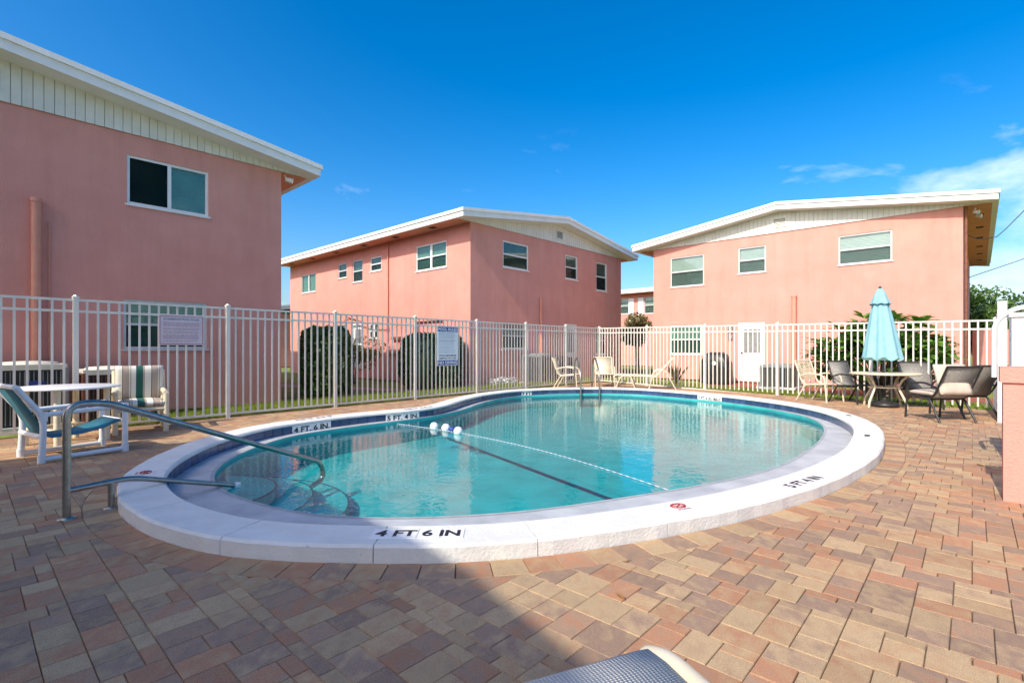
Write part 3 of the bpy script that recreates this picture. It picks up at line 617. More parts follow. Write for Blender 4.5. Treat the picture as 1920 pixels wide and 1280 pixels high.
def building(name, label, origin, ang, Wd, Ln, hw=HW, front=(), left=(), right=(), sid=True, vents=True, boards=True, slope=SL):
    r = thing(name, label, 'building', (origin[0], origin[1], 0), ang)
    mats = {'front': Matrix.Identity(4), 'left': Matrix.Translation((0, Ln, 0)) @ Matrix.Rotation(R(-90), 4, 'Z'), 'right': Matrix.Translation((Wd, 0, 0)) @ Matrix.Rotation(R(90), 4, 'Z')}
    for nm, ops, w in (('front', front, Wd), ('left', left, Ln), ('right', right, Ln)):
        mb = MB(); wall(mb, w, hw, [o[:4] for o in ops]); xf(mb, mats[nm]).build('wall', 'stucco', r)
        for o in ops:
            if o[4] == 'door': door(r, mats[nm], o)
            else: window(r, mats[nm], o, o[4])
    MB().add([(0, Ln, 0), (Wd, Ln, 0), (Wd, Ln, hw), (0, Ln, hw)], [(3, 2, 1, 0)]).build('wall', 'stucco', r)
    half = Wd / 2 + EO; zb = hw - .06; rise = half * slope; xc = Wd / 2
    # roof slab
    th = .20; y0, y1 = -RO, Ln + RO; sec = [(-EO, zb), (xc, zb + rise), (Wd + EO, zb), (Wd + EO, zb + th), (xc, zb + rise + th), (-EO, zb + th)]
    mb = MB(); mb.add([(x, y0, z) for x, z in sec] + [(x, y1, z) for x, z in sec], [(0, 1, 4, 5), (1, 2, 3, 4), (6, 11, 10, 7), (7, 10, 9, 8)] + [(i, 6+i, 6+(i+1) % 6, (i+1) % 6) for i in range(6)])
    rf = mb.build('roof', 'white', r)
    up_ = MB(); e = .035; s2 = [(-EO - e, zb + th - .045), (xc, zb + rise + th - .045), (Wd + EO + e, zb + th - .045), (Wd + EO + e, zb + th + .05), (xc, zb + rise + th + .05), (-EO - e, zb + th + .05)]
    up_.add([(x, y0 - e, z) for x, z in s2] + [(x, y1 + e, z) for x, z in s2], [(0, 1, 4, 5), (1, 2, 3, 4), (6, 11, 10, 7), (7, 10, 9, 8)] + [(i, 6+i, 6+(i+1) % 6, (i+1) % 6) for i in range(6)]); up_.build('drip_edge', 'white', rf)
    tp = MB(); tp.add([(-EO, y0, zb + th + .056), (xc, y0, zb + rise + th + .056), (Wd + EO, y0, zb + th + .056), (-EO, y1, zb + th + .056), (xc, y1, zb + rise + th + .056), (Wd + EO, y1, zb + th + .056)], [(0, 1, 4, 3), (1, 2, 5, 4)]); tp.build('roof_membrane', 'roof', rf)
    for xa, xb in ((-EO + .02, -.004), (Wd + .004, Wd + EO - .02)):
        so_ = MB().bb((xa, .0, hw - .045), (xb, Ln, hw - .012)).build('soffit', 'soffit', r)
        if vents:
            q = 1.3
            while q < Ln - .5: MB().bb(((xa + xb) / 2 - .09, q, hw - .052), ((xa + xb) / 2 + .09, q + .28, hw - .044)).build('soffit_vent', 'dark', so_); q += 2.1
    # gable siding boards
    gs = mk('gable_siding', None, r) if False else None
    if sid:
        bk = MB(); bk.add([(-EO + .03, -.012, hw - .02), (Wd + EO - .03, -.012, hw - .02), (Wd + EO - .03, -.012, zb + .07), (xc, -.012, zb + rise + .03), (-EO + .03, -.012, zb + .07)], [(0, 1, 2, 3, 4)]); g = bk.build('gable_siding', 'grout', r)
        bw = .132; x = -EO + .03; zt = lambda x: zb + (half - abs(x - xc)) * slope + .02
        while x < Wd + EO - .04:
            x2 = min(x + bw - .008, Wd + EO - .03); mb = MB(); vs = []
            pts = [(x, hw - .03), (x2, hw - .03), (x2, zt(x2))] + ([(xc, zt(xc))] if x < xc < x2 else []) + [(x, zt(x))]
            n = len(pts); mb.add([(p[0], -.034, p[1]) for p in pts] + [(p[0], -.013, p[1]) for p in pts], [tuple(range(n))] + [(i, n+i, n+(i+1) % n, (i+1) % n) for i in range(n)]); mb.build('siding_board', 'siding', g); x += bw
        vt = MB(); zc = zb + rise - .36
        for s_ in (-1, 1): vt.bb((xc + s_ * .2 - .02, -.06, zc - .17), (xc + s_ * .2 + .02, -.035, zc + .17)); vt.bb((xc - .18, -.06, zc + s_ * .15 - .02), (xc + .18, -.035, zc + s_ * .15 + .02))
        for k in range(6): vt.add([(xc - .18, -.055, zc - .12 + k * .045), (xc + .18, -.055, zc - .12 + k * .045), (xc + .18, -.036, zc - .09 + k * .045), (xc - .18, -.036, zc - .09 + k * .045)], [(0, 1, 2, 3)])
        vv = vt.build('gable_vent', 'siding', g); MB().bb((xc - .18, -.0355, zc - .13), (xc + .18, -.035, zc + .13)).build('vent_opening', 'dark', vv)
    return r
def on_wall(P0, D, px):                         # distance along a wall from P0 in direction D for pixel column px
    k = (px - 960) / F; return (P0.x - k * P0.y) / (k * D.y - D.x)
U2, V2 = Vector((U.x, U.y)), Vector((V.x, V.y))
def opening(P0, D, flip, Wd, x0, x1, yt, yb, style):
    s0, s1 = on_wall(P0, D, x0), on_wall(P0, D, x1); Y = P0.y + D.y * s0
    zt, zb_ = HC + (HOR - yt) / F * Y, HC + (HOR - yb) / F * Y
    a, b = (flip - s0, flip - s1) if flip is not None else (s0, s1)
    return (min(a, b), max(a, b), max(zb_, .03 if style == 'door' else .2), zt, style)
# left block (gable end towards the pool)
PL = Vector((-5.16, 11.27)); WL = 9.3
opL = [opening(PL, -U2, WL, WL, 238, 391, 289, 381, 'wsg'), opening(PL, -U2, WL, WL, 231, 388, 560, 654, 'ahg')]
bL = building('apartment_block', 'shaded pink two storey block whose gable end rises above the small pinkish sign', PL - U2 * WL, UA, WL, 14, front=opL)
s = on_wall(PL, -U2, 67); mb = MB(); mb.tube([(WL - s, -.075, 0), (WL - s, -.075, 3.62)], .065, 14); mb.tube([(WL - s, -.075, 3.6), (WL - s, -.075, 3.66)], .074, 14); mb.tube([(WL - s + .16, -.03, 0), (WL - s + .16, -.03, 3.3)], .012, 6); mb.build('vent_pipe', 'pipe', bL)
fl = MB(); fl.tube([(WL + .12, .1, HW - .05), (WL + .14, .05, HW - .16)], .02, 8); fl.tube([(WL + .1, .0, HW - .17), (WL + .22, -.08, HW - .2)], [.045, .06], 12); fl.build('flood_light', 'white', bL)
# middle block
PM = Vector((-1.295, 15.69)); WM, LM = 9.0, 12.9
opM = [opening(PM, U2, None, 0, *q) for q in ((943, 991, 450, 500, 'whk'), (1060, 1083, 477, 522, 'whk'), (1118, 1138, 491, 544, 'whk'), (941, 990, 604, 654, 'ahk'), (1117, 1137, 612, 664, 'whk'))]
q = opening(PM, U2, None, 0, 1057, 1081, 607, 712, 'door'); opM.append(q)
opML = [opening(PM, V2, LM, LM, *q) for q in ((592, 565, 511, 546, 'adg'), (650, 634, 492, 520, 'ahk'), (680, 661, 485, 527, 'ahk'), (715, 694, 479, 506, 'whk'), (837, 780, 450, 500, 'wdhg'), (648, 633, 607, 632, 'ahb'), (709, 692, 606, 634, 'wdhk'), (830, 781, 600, 626, 'whb'))]
opML.append(opening(PM, V2, LM, LM, 680, 661, 606, 690, 'door'))
opML = [(a, b, c, min(d, HW - .3), e) for a, b, c, d, e in opML]
bM = building('apartment_block', 'pink two storey block with a sunlit long wall and a shaded gable end', PM, UA, WM, LM, front=opM, left=opML)
s = on_wall(PM, V2, 729); MB().tube([(-.04, s, 1.2), (-.04, s, HW - .05)], .03, 8).build('downspout', 'pipe', bM)
s = on_wall(PM, U2, 1012); MB().tube([(s, -.06, .5), (s, -.06, 3.0)], .04, 10).build('vent_pipe', 'pipe', bM)
s = on_wall(PM, V2, 673); mb = MB(); mb.tube([(-.3, s - 2.2, 2.1), (-.3, s - 1, 2.15), (-.3, s, 2.35), (-.3, s + .6, 2.3)], .022, 6); mb.tube([(-.05, s, 2.25), (-.5, s, 2.4)], .02, 6); mb.tube([(-.3, s, 1.0), (-.3, s, 2.36)], .03, 8); mb.build('clothes_line_pole', 'rust', bM)
for i, px in enumerate((733, 741, 749, 756)):
    s = on_wall(PM, V2, px); mb = MB(); mb.bb((-.12, s - .13, 1.0), (0, s + .13, 1.35)); mb.build('meter_box', 'stucco', bM); MB().lathe([(.09, 0), (.09, .05), (.05, .08)], n=12).build('meter', 'alu', bM)
    o = bM.children[-1]; o.rotation_euler = (0, R(-90), 0); o.location = (-.12, s, 1.18)
MB().bb((-.14, on_wall(PM, V2, 733) - .2, 1.5), (-.001, on_wall(PM, V2, 758) + .1, 1.6)).build('meter_rail', 'rust', bM)
# right block (gable end faces the pool, lit by the sun)
PR = Vector((12.53, 14.0)); WR = 9.3; PRL = PR + V2 * WR
opR = [opening(PR, V2, WR, WR, *q) for q in ((1320, 1257, 476, 534, 'ahb'), (1436, 1384, 459, 509, 'ahb'), (1673, 1572, 430, 488, 'ahb'), (1317, 1257, 608, 664, 'whg'))]
opR.append(opening(PR, V2, WR, WR, 1434, 1384, 604, 720, 'door'))
bR = building('apartment_block', 'sunlit pink two storey block behind the aqua umbrella with white gable siding', PRL, UA - R(90), WR, 14, front=opR)
s = WR - on_wall(PR, V2, 1490); mb = MB(); mb.tube([(s, -.08, 0), (s, -.08, 2.9)], .075, 12); mb.tube([(s, -.08, 2.88), (s, -.08, 2.94)], .085, 12); mb.build('vent_pipe', 'pipe', bR)
s = WR - on_wall(PR, V2, 1370); mb = MB(); mb.bb((s - .08, -.08, 1.75), (s + .08, 0, 1.98)); mb.bb((s - .08, -.06, 1.5), (s + .08, 0, 1.7)); mb.build('electric_box', 'ac', bR)
mb = MB(); mb.tube([(WR + .06, .05, .1), (WR + .06, .05, HW - .06)], .035, 8); mb.build('downspout', 'rust', bR)
for k, (a, b) in enumerate(((.25, .3), (.3, .9))):
    fl = MB(); fl.tube([(WR + a, b, HW - .05), (WR + a, b, HW - .16)], .02, 8); fl.tube([(WR + a - .04, b - .02, HW - .17), (WR + a + .08, b - .06, HW - .2)], [.04, .06], 12); fl.build('flood_light', 'white', bR)
# distant blocks
PB = Vector((6.6, 35.6)); opB = [opening(PB, V2, 16, 16, *q) for q in ((1180, 1163, 559, 588, 'ahb'), (1229, 1208, 556, 587, 'ahb'))]
PB0 = PB - V2 * 8; opB = [(a - 8 + 0, b - 8, c, d, e) for a, b, c, d, e in [opening(PB, V2, 16, 16, *q) for q in ((1180, 1163, 559, 588, 'ahb'), (1229, 1208, 556, 587, 'ahb'))]]
bB = building('apartment_block', 'distant pink block with white shutters seen in the gap between two blocks', PB0, UA, 9, 16, hw=4.9, left=[o for o in opB if .3 < o[0] and o[1] < 15.5], sid=False, vents=False)
for px in (1184, 1202):
    s = 8 + on_wall(PB, V2, px); MB().bb((-.05, s - .2, 2.55), (-.004, s + .2, 4.55)).build('shutter', 'white', bB)
building('apartment_block', 'low distant pink building with flat pale roof beyond the left block', (-15.6, 30.5), UA, 8, 8, hw=3.35, sid=False, vents=False)
# building behind the viewer that throws the foreground shadow
sdx, sdy = sd.x / -sd.z, sd.y / -sd.z
def caster(px, py, z): g = gp(px, py, 0); return Vector((g.x - sdx * z, g.y - sdy * z))
zr = HW - .06 + (9.3 / 2 + EO) * .075 + .25
rb = caster(868, 1062, zr); ra = caster(372, 795, zr - .42)
dd = (rb - ra).normalized(); nb = Vector((dd.y, -dd.x))
if nb.dot(Vector((sdx, sdy))) > 0: nb = -nb
hb = 9.3 / 2
orig = rb + dd * hb + nb * (RO + .035)
# local x axis runs from orig back along -dd so that the inside (+y) lies on the nb side
angb = math.atan2(-dd.y, -dd.x)
if Vector((math.cos(angb + R(90)), math.sin(angb + R(90)))).dot(nb) < 0: orig = rb - dd * hb + nb * (RO + .035); angb = math.atan2(dd.y, dd.x)
building('apartment_block', 'pink block standing behind the viewpoint that shades the near deck', orig, angb, 9.3, 12, vents=False, slope=.075)

# ------------------------------------------------------------------ low wall, gate panel and cabinet at the right edge
w0 = gp(1881, 939, 0); wl = thing('low_wall', 'low pink stucco wall with projecting cap at the edge of the deck', 'wall', (w0.x, w0.y, 0), math.atan2(-V.y, -V.x))
MB().bb((0, 0, 0), (3.2, .32, .93)).build('wall_body', 'stucco', wl); MB().bb((-.02, -.02, .93), (3.22, .34, 1.05)).build('wall_cap', 'stucco', wl)
gt = thing('gate_panel', 'solid white vinyl gate panel at the end of the fence', 'gate', (FBE.x + .06, FBE.y - .02, 0), math.atan2(-U.y, -U.x))
for k in range(12): MB().bb((.06 + k * .16, -.02, .12), (.06 + k * .16 + .152, .02, 1.78)).build('board', 'white', gt)
MB().bb((.0, -.035, 1.70), (2.0, .035, 1.84)).build('rail', 'white', gt); MB().bb((0, -.035, .08), (2.0, .035, .2)).build('rail', 'white', gt); MB().bb((1.94, -.055, 0), (2.05, .055, 1.95)).build('post', 'white', gt)
cb = thing('pump_cabinet', 'white cabinet with looped white pipe on top standing behind the low pink wall', 'cabinet', (w0.x + 1.0, w0.y + .94, 0), math.atan2(-V.y, -V.x))
MB().bb((.0, 0, 0), (1.2, .6, 1.5)).build('body', 'white', cb); MB().bb((-.02, -.02, 1.5), (1.22, .62, 1.54)).build('lid', 'white', cb)
MB().tube(arcpts([(-.12, .25, .9), (-.12, .25, 1.45), (.02, .25, 1.60), (.3, .25, 1.62), (.3, .25, 1.5)], .08), .022, 8).build('pipe', 'pvc', cb)

# ------------------------------------------------------------------ air conditioners, grill
def condenser(label, x, y, rz, w, h, body, cap, group='condensers beside the blocks', badge=False):
    r = thing('air_conditioner', label, 'air conditioner', (x, y, -.03), rz, group)
    MB().bb((-w/2 - .08, -w/2 - .08, 0), (w/2 + .08, w/2 + .08, .07)).build('pad', 'stone', r)
    MB().bb((-w/2 + .03, -w/2 + .03, .07), (w/2 - .03, w/2 - .03, h - .06)).build('coil', 'black', r)
    c = MB(); c.bb((-w/2, -w/2, h - .08), (w/2, w/2, h)); c.lathe([(w * .44, h), (w * .40, h + .035), (.1, h + .05)], n=20); c.build('cap', cap, r)
    for s in (-1, 1):
        for q in (-1, 1): MB().box((s * w/2 * .97, q * w/2 * .97, h / 2), (.05, .05, h - .1)).build('corner_post', body, r)
    n = 16; lv = MB()
    for k in range(n):
        a = -w/2 + (k + .5) * w / n
        lv.box((a, -w/2 + .01, h / 2), (.012, .012, h - .2)); lv.box((a, w/2 - .01, h / 2), (.012, .012, h - .2)); lv.box((-w/2 + .01, a, h / 2), (.012, .012, h - .2)); lv.box((w/2 - .01, a, h / 2), (.012, .012, h - .2))
    lv.build('grille', body, r)
    if badge: 
        b = MB(); b.lathe([(.11, 0), (.11, .01)], n=20); o = b.build('badge', 'navy', r); o.rotation_euler = (R(90), 0, 0); o.scale = (1, .35, 1); o.location = (.05, -w/2 - .012, h * .72)
condenser('dark condenser with pale cap and blue oval badge against the shaded left block', -7.42, 7.75, UA, .8, .98, 'ac', 'acw', badge=True)
condenser('cream capped condenser between the vent pipe and the striped cushion chair', -6.72, 8.45, UA, .82, .88, 'rust', 'acw')
condenser('grey condenser standing in front of the shaded gable end', .95, 17.3, UA, .85, 1.0, 'ac', 'ac')
condenser('dark condenser next to the shaded gable end door', 1.75, 18.1, UA, .6, .9, 'black', 'black')
condenser('low grey condenser right of the white door behind the fence', 8.15, 15.3, UA, .9, .72, 'ac', 'ac')
gr = thing('covered_grill', 'barbecue grill under a black vinyl cover left of the white door', 'grill', (7.05, 17.4, 0), R(-43))
mb = MB(); prof = []
for i, (z, w, d) in enumerate(((0, .52, .34), (.5, .50, .33), (.68, .50, .32), (.78, .44, .30), (.98, .34, .25), (1.05, .22, .16), (1.055, .0, .0))):
    prof.append([(math.copysign(abs(math.cos(a)) ** .45, math.cos(a)) * w * (1 + .025 * math.sin(a * 9 + i)), math.copysign(abs(math.sin(a)) ** .45, math.sin(a)) * d * (1 + .03 * math.cos(a * 11 + i)), z) for a in [k * math.pi / 18 for k in range(36)]])
mb.add([p for q in prof for p in q], [(i * 36 + k, i * 36 + (k+1) % 36, (i+1) * 36 + (k+1) % 36, (i+1) * 36 + k) for i in range(6) for k in range(36)], True); mb.build('cover', 'cover', gr)
MB().lathe([(.07, 0), (.07, .01)], n=16).build('emblem', 'white', gr); gr.children[-1].rotation_euler = (R(90), 0, 0); gr.children[-1].location = (.06, -.345, .68)
MB().bb((-.3, -.25, -.02), (.3, .25, .02)).build('wheel_base', 'black', gr)

# ------------------------------------------------------------------ patio furniture
def face(dx, dy): return math.atan2(dy, dx) - R(90)      # local +y is the way a chair faces
# white PVC chair with a teal sling
c = thing('pvc_chair', 'white plastic pipe chair with teal sling beside the handrail', 'chair', (-4.98, 5.72, 0), face(.52, .855))
for s in (-.31, .31):
    MB().tube(arcpts([(s, -.36, .03), (s, -.34, .47), (s, -.56, .80)], .12), .03, 12).build('back_leg', 'pvc', c)
    MB().tube([(s, .38, .0), (s, .38, .53)], .03, 12).build('front_leg', 'pvc', c)
    MB().tube([(s, -.345, .50), (s, .38, .53)], .026, 12).build('armrest', 'pvc', c); MB().tube([(s, -.36, .035), (s, .38, .035)], .026, 12).build('floor_rail', 'pvc', c)
    for p in ((-.36, .035), (.38, .035), (.38, .51), (-.345, .48)): MB().tube([(s, p[0], p[1] - .05), (s, p[0], p[1] + .05)], .036, 12).build('elbow', 'pvc', c)
for y_, z_ in ((-.56, .80), (.38, .35), (-.36, .27)): MB().tube([(-.31, y_, z_), (.31, y_, z_)], .026, 12).build('cross_rail', 'pvc', c)
MB().sheet([(-.57, .80), (-.44, .56), (-.30, .28), (-.26, .25), (0, .26), (.2, .30), (.38, .375)], -.26, .26, .008).build('sling', 'teal', c)
# round white table
t_ = thing('round_table', 'round white patio table on cream pipe legs beside the fence', 'table', (-5.65, 6.40, 0), 0)
MB().lathe([(.02, .69), (.525, .69), (.54, .697), (.54, .709), (.53, .715), (.02, .717)], n=40).build('table_top', 'pvc', t_)
for a in range(4): MB().tube([(.40 * math.cos(a * 1.571 + .5), .40 * math.sin(a * 1.571 + .5), 0), (.40 * math.cos(a * 1.571 + .5), .40 * math.sin(a * 1.571 + .5), .68)], .035, 12).build('leg', 'cream', t_)
MB().tube([(.4 * math.cos(a * 1.571 + .5), .4 * math.sin(a * 1.571 + .5), .2) for a in range(5)], .02, 8).build('leg_brace', 'cream', t_)
# striped cushion chair
c = thing('cushioned_chair', 'cream pipe chair with green and white striped cushions against the fence', 'chair', (-5.40, 7.32, 0), face(.63, -.78))
for s in (-.29, .29):
    MB().tube([(s, .26, 0), (s, .26, .55)], .033, 12).build('front_leg', 'cream', c); MB().tube(arcpts([(s, -.26, 0), (s, -.24, .42), (s, -.36, .86)], .1), .033, 12).build('back_leg', 'cream', c)
    MB().tube([(s, .27, .55), (s, -.28, .57)], .036, 12).build('armrest', 'cream', c); MB().tube([(s, .26, .06), (s, -.26, .06)], .026, 10).build('floor_rail', 'cream', c)
for y_, z_ in ((.26, .33), (-.25, .33), (-.36, .86)): MB().tube([(-.29, y_, z_), (.29, y_, z_)], .026, 10).build('cross_rail', 'cream', c)
def stripes():
    m = mat('striped canvas', (.7, .68, .6), None, rough=.85); t = m.node_tree; L = t.links.new; b = t.nodes['Principled BSDF']
    c_ = t.nodes.new('ShaderNodeTexCoord'); sp = t.nodes.new('ShaderNodeSeparateXYZ'); L(c_.outputs['Object'], sp.inputs[0])
    ma = t.nodes.new('ShaderNodeMath'); ma.operation = 'MULTIPLY_ADD'; ma.inputs[1].default_value = 2.9; ma.inputs[2].default_value = 5.12; L(sp.outputs[0], ma.inputs[0])
    fr_ = t.nodes.new('ShaderNodeMath'); fr_.operation = 'FRACT'; L(ma.outputs[0], fr_.inputs[0]); r_ = t.nodes.new('ShaderNodeValToRGB'); r_.color_ramp.interpolation = 'CONSTANT'; e = r_.color_ramp.elements
    G, Wt, T = (.015, .10, .08, 1), (.74, .70, .60, 1), (.42, .34, .27, 1)
    e[0].position = 0; e[0].color = G; e[1].position = .24; e[1].color = Wt
    for p, cc in ((.40, T), (.44, Wt), (.47, T), (.68, (.10, .07, .08, 1)), (.71, Wt), (.93, T)): q = e.new(p); q.color = cc
    L(fr_.outputs[0], r_.inputs[0]); L(r_.outputs[0], b.inputs['Base Color']); return m
M['stripe'] = stripes()
def cushion(w, d, h, n=10):
    mb = MB(); vs = []
    for j in range(n + 1):
        for i in range(n + 1):
            x, y = -1 + 2 * i / n, -1 + 2 * j / n; b = (1 - abs(x) ** 4) ** .5 * (1 - abs(y) ** 4) ** .5; vs.append((x * w / 2, y * d / 2, h / 2 * (.35 + .65 * b)))
    top = len(vs); vs += [(v[0], v[1], -v[2]) for v in vs]; fs = []
    for j in range(n):
        for i in range(n): a = j * (n+1) + i; fs += [(a, a+1, a+n+2, a+n+1), (top+a, top+a+n+1, top+a+n+2, top+a+1)]
    rim = [i for i in range(n)] + [n + j * (n+1) for j in range(n)] + [n * (n+1) + n - i for i in range(n)] + [(n - j) * (n+1) for j in range(n)]
    fs += [(rim[k], top + rim[k], top + rim[(k+1) % len(rim)], rim[(k+1) % len(rim)]) for k in range(len(rim))]
    return mb.add(vs, fs, True)
o = cushion(.56, .54, .11).build('seat_cushion', 'stripe', c); o.location = (0, .02, .41)
o = cushion(.58, .52, .11).build('back_cushion', 'stripe', c); o.location = (0, -.24, .68); o.rotation_euler = (R(76), 0, 0)
# aqua umbrella, its table and the black sling chairs
TX, TY = 7.62, 10.3
t_ = thing('patio_table', 'round cream patio table with curved legs around the umbrella pole', 'table', (TX, TY, 0), .3)
MB().lathe([(.03, .655), (.58, .655), (.61, .665), (.61, .685), (.58, .695), (.03, .695)], n=40).build('table_top', 'strap', t_)
for a in range(4):
    ca, sa = math.cos(a * 1.571), math.sin(a * 1.571); MB().tube([(r_ * ca, r_ * sa, z) for r_, z in ((.44, 0), (.42, .12), (.30, .34), (.27, .42), (.34, .55), (.46, .66))], .022, 10).build('leg', 'beige', t_)
MB().tube([(.28 * math.cos(a * .3927), .28 * math.sin(a * .3927), .40) for a in range(17)], .014, 8).build('leg_ring', 'beige', t_)
u = thing('patio_umbrella', 'closed aqua patio umbrella standing through the cream table', 'umbrella', (TX, TY, 0), 0)
MB().lathe([(.02, 0), (.24, .0), (.245, .05), (.22, .09), (.06, .12), (.05, .2), (.03, .21)], n=28).build('base', 'black', u)
MB().tube([(0, 0, .1), (-.10, 0, 2.44)], .02, 12).build('pole', 'black', u)
wob = lambda a, z: 1 + .10 * math.sin(a * 8 + 1.2) * (1 if z < 2.1 else .6) + .03 * math.sin(a * 3)
cn = MB(); cn.lathe([(.325, .98), (.31, 1.05), (.265, 1.35), (.205, 1.7), (.15, 2.0), (.115, 2.15)], n=64, wob=wob); cn.v = [(v[0] - .10 * v[2] / 2.44, v[1], v[2] + .04 * math.sin(math.atan2(v[1], v[0]) * 8) * (1 if v[2] < 1.0 else 0)) for v in cn.v]; cn.build('canopy', 'aqua', u)
cn = MB(); cn.lathe([(.165, 2.09), (.155, 2.12), (.11, 2.26), (.06, 2.38), (.03, 2.41)], n=48, wob=wob); cn.v = [(v[0] - .10 * v[2] / 2.44, v[1], v[2]) for v in cn.v]; cp = cn.build('vent_cap', 'aqua', u)
MB().tube([(.168 * wob(a * .131, 2.2) * math.cos(a * .131) - .086, .168 * wob(a * .131, 2.2) * math.sin(a * .131), 2.088 + .012 * math.sin(a * 1.05)) for a in range(49)], .009, 5).build('cap_trim', 'aquad', cp)
MB().lathe([(.022, 2.40), (.03, 2.43), (.012, 2.46)], (-.098, 0, 0), 12).build('finial', 'black', u)
def sling_chair(name, label, loc, rz, fm, sm, group=None, strap=False, lean=.0, cush=False):
    c = thing(name, label, 'chair', loc, rz, group)
    top = (-.46 - lean, .90)
    for s in (-.27, .27):
        MB().tube(arcpts([(s, .26, .40), (s, -.20, .37), (s, -.30, .45), (s, top[0], top[1])], .1), .016, 8).build('side_rail', fm, c)
        MB().tube(arcpts([(s * 1.08, .30, 0), (s * 1.08, .24, .60), (s * 1.08, -.12, .63), (s * 1.05, -.34, .56)], .12, 6), .017, 8).build('arm_and_front_leg', fm, c)
        MB().tube(arcpts([(s * 1.06, -.42, 0), (s * 1.03, -.2, .37), (s * 1.03, .1, .39)], .06), .017, 8).build('back_leg', fm, c)
    MB().tube([(-.27, .26, .40), (.27, .26, .40)], .016, 8).build('cross_rail', fm, c); MB().tube([(-.27, top[0], top[1]), (.27, top[0], top[1])], .016, 8).build('cross_rail', fm, c); MB().tube([(-.27, -.2, .36), (.27, -.2, .36)], .014, 8).build('cross_rail', fm, c)
    if strap:
        for k in range(7): f_ = .12 + k * .125; y_, z_ = -.30 + (top[0] + .30) * f_, .45 + (top[1] - .45) * f_; MB().box((0, y_ + .004, z_), (.54, .008, .042)).build('strap', sm, c)
        for k in range(8): MB().box((0, .22 - k * .058, .405 - k * .004), (.54, .044, .006)).build('strap', sm, c)
        for s in (-.13, 0, .13): MB().bb((s - .018, top[0], .5), (s + .018, top[0] + .02, .88))  # (kept plain: vertical straps are woven in below)
        for s in (-.15, 0, .15): MB().sheet([(-.33, .52), (top[0] + .012, top[1] - .01)], s - .02, s + .02, .006).build('strap', sm, c)
    else:
        MB().sheet([(.27, .405), (.1, .385), (-.12, .372), (-.22, .385), (-.29, .44), (-.36, .62), (top[0], top[1])], -.255, .255, .007).build('sling', sm, c)
    if cush:
        o = cushion(.5, .5, .10).build('seat_cushion', 'cush', c); o.location = (0, .03, .45); o = cushion(.5, .5, .10).build('back_cushion', 'cush', c); o.location = (0, -.31, .69); o.rotation_euler = (R(72), 0, 0)
    return c
sling_chair('strap_chair', 'beige vinyl strap chair left of the umbrella table', (6.98, 11.35, 0), face(.42, -.9), 'beige', 'strap', strap=True)
sling_chair('sling_chair', 'black framed grey sling chair between the strap chair and the umbrella pole', (7.50, 11.0, 0), face(.25, -.97), 'black', 'sling')
sling_chair('sling_chair', 'black framed grey sling chair tucked behind the umbrella table by the fence', (8.22, 10.15, 0), face(-.42, -.9), 'black', 'sling')
sling_chair('sling_chair', 'black framed sling chair with beige seat and back cushions', (7.12, 8.45, 0), face(.02, 1), 'black', 'sling', cush=True, lean=.08)
sling_chair('sling_chair', 'black framed grey sling chair without cushions near the white gate panel', (7.93, 8.92, 0), face(.0, 1), 'black', 'sling', lean=.14)
# far side of the pool
sling_chair('sling_chair', 'cream framed sling chair seen side on beside the pool ladder', (1.72, 15.2, 0), face(.93, -.3), 'beige', 'strap')
sling_chair('strap_chair', 'cream chair with square back facing the pool behind the ladder', (2.86, 15.6, 0), face(-.1, -1), 'beige', 'strap')
def chaise(name, label, loc, rz, fm, sm, raised=.55, rr=.022):
    c = thing(name, label, 'chaise lounge', loc, rz)                  # foot end at local origin, body runs along +y
    hx = math.cos(raised) * .72; hz = math.sin(raised) * .72
    for s in (-.30, .30):
        MB().tube(arcpts([(s, .05, .30), (s, .0, .37), (s, .10, .41), (s, 1.22, .37)], .07), rr, 12).build('side_rail', fm, c); MB().tube([(s, 1.20, .37), (s, 1.20 + hx, .37 + hz)], .02, 10).build('back_rail', fm, c)
        MB().tube(arcpts([(s, .05, 0), (s, .22, .38), (s, .50, .38), (s, .62, .0)], .08), .018, 8).build('leg', fm, c); MB().tube(arcpts([(s, 1.0, 0), (s, 1.15, .55), (s, 1.45, .57), (s, 1.75, .0)], .12), .018, 8).build('leg', fm, c)
    path = [(.03, .30), (-.012, .335), (.0, .385), (.05, .418), (.12, .424), (.4, .405), (.9, .385), (1.2, .38), (1.2 + hx, .38 + hz)]
    MB().sheet(path, -.275, .275, .008).build('sling', sm, c)
    MB().tube([(-.30, .05, .32), (.30, .05, .32)], .018, 8).build('cross_rail', fm, c); MB().tube([(-.3, 1.2 + hx, .37 + hz), (.3, 1.2 + hx, .37 + hz)], .018, 8).build('cross_rail', fm, c)
    return c
chaise('chaise_lounge', 'cream framed chaise lounge with raised back across the pool', (3.05, 15.05, 0), math.atan2(-.28, 1) - R(90), 'beige', 'strap', .85)
# chaise beside the viewer: only its woven foot end is in view
wd = Vector((-.917, -.4)); fc = Vector((.365, 1.375)) + wd * .31
ch = chaise('chaise_lounge', 'taupe mesh chaise lounge with cream frame at the bottom edge of the deck', (fc.x, fc.y, 0), math.atan2(-.92, .39) - R(90), 'beige', 'mesh', .35, .026)

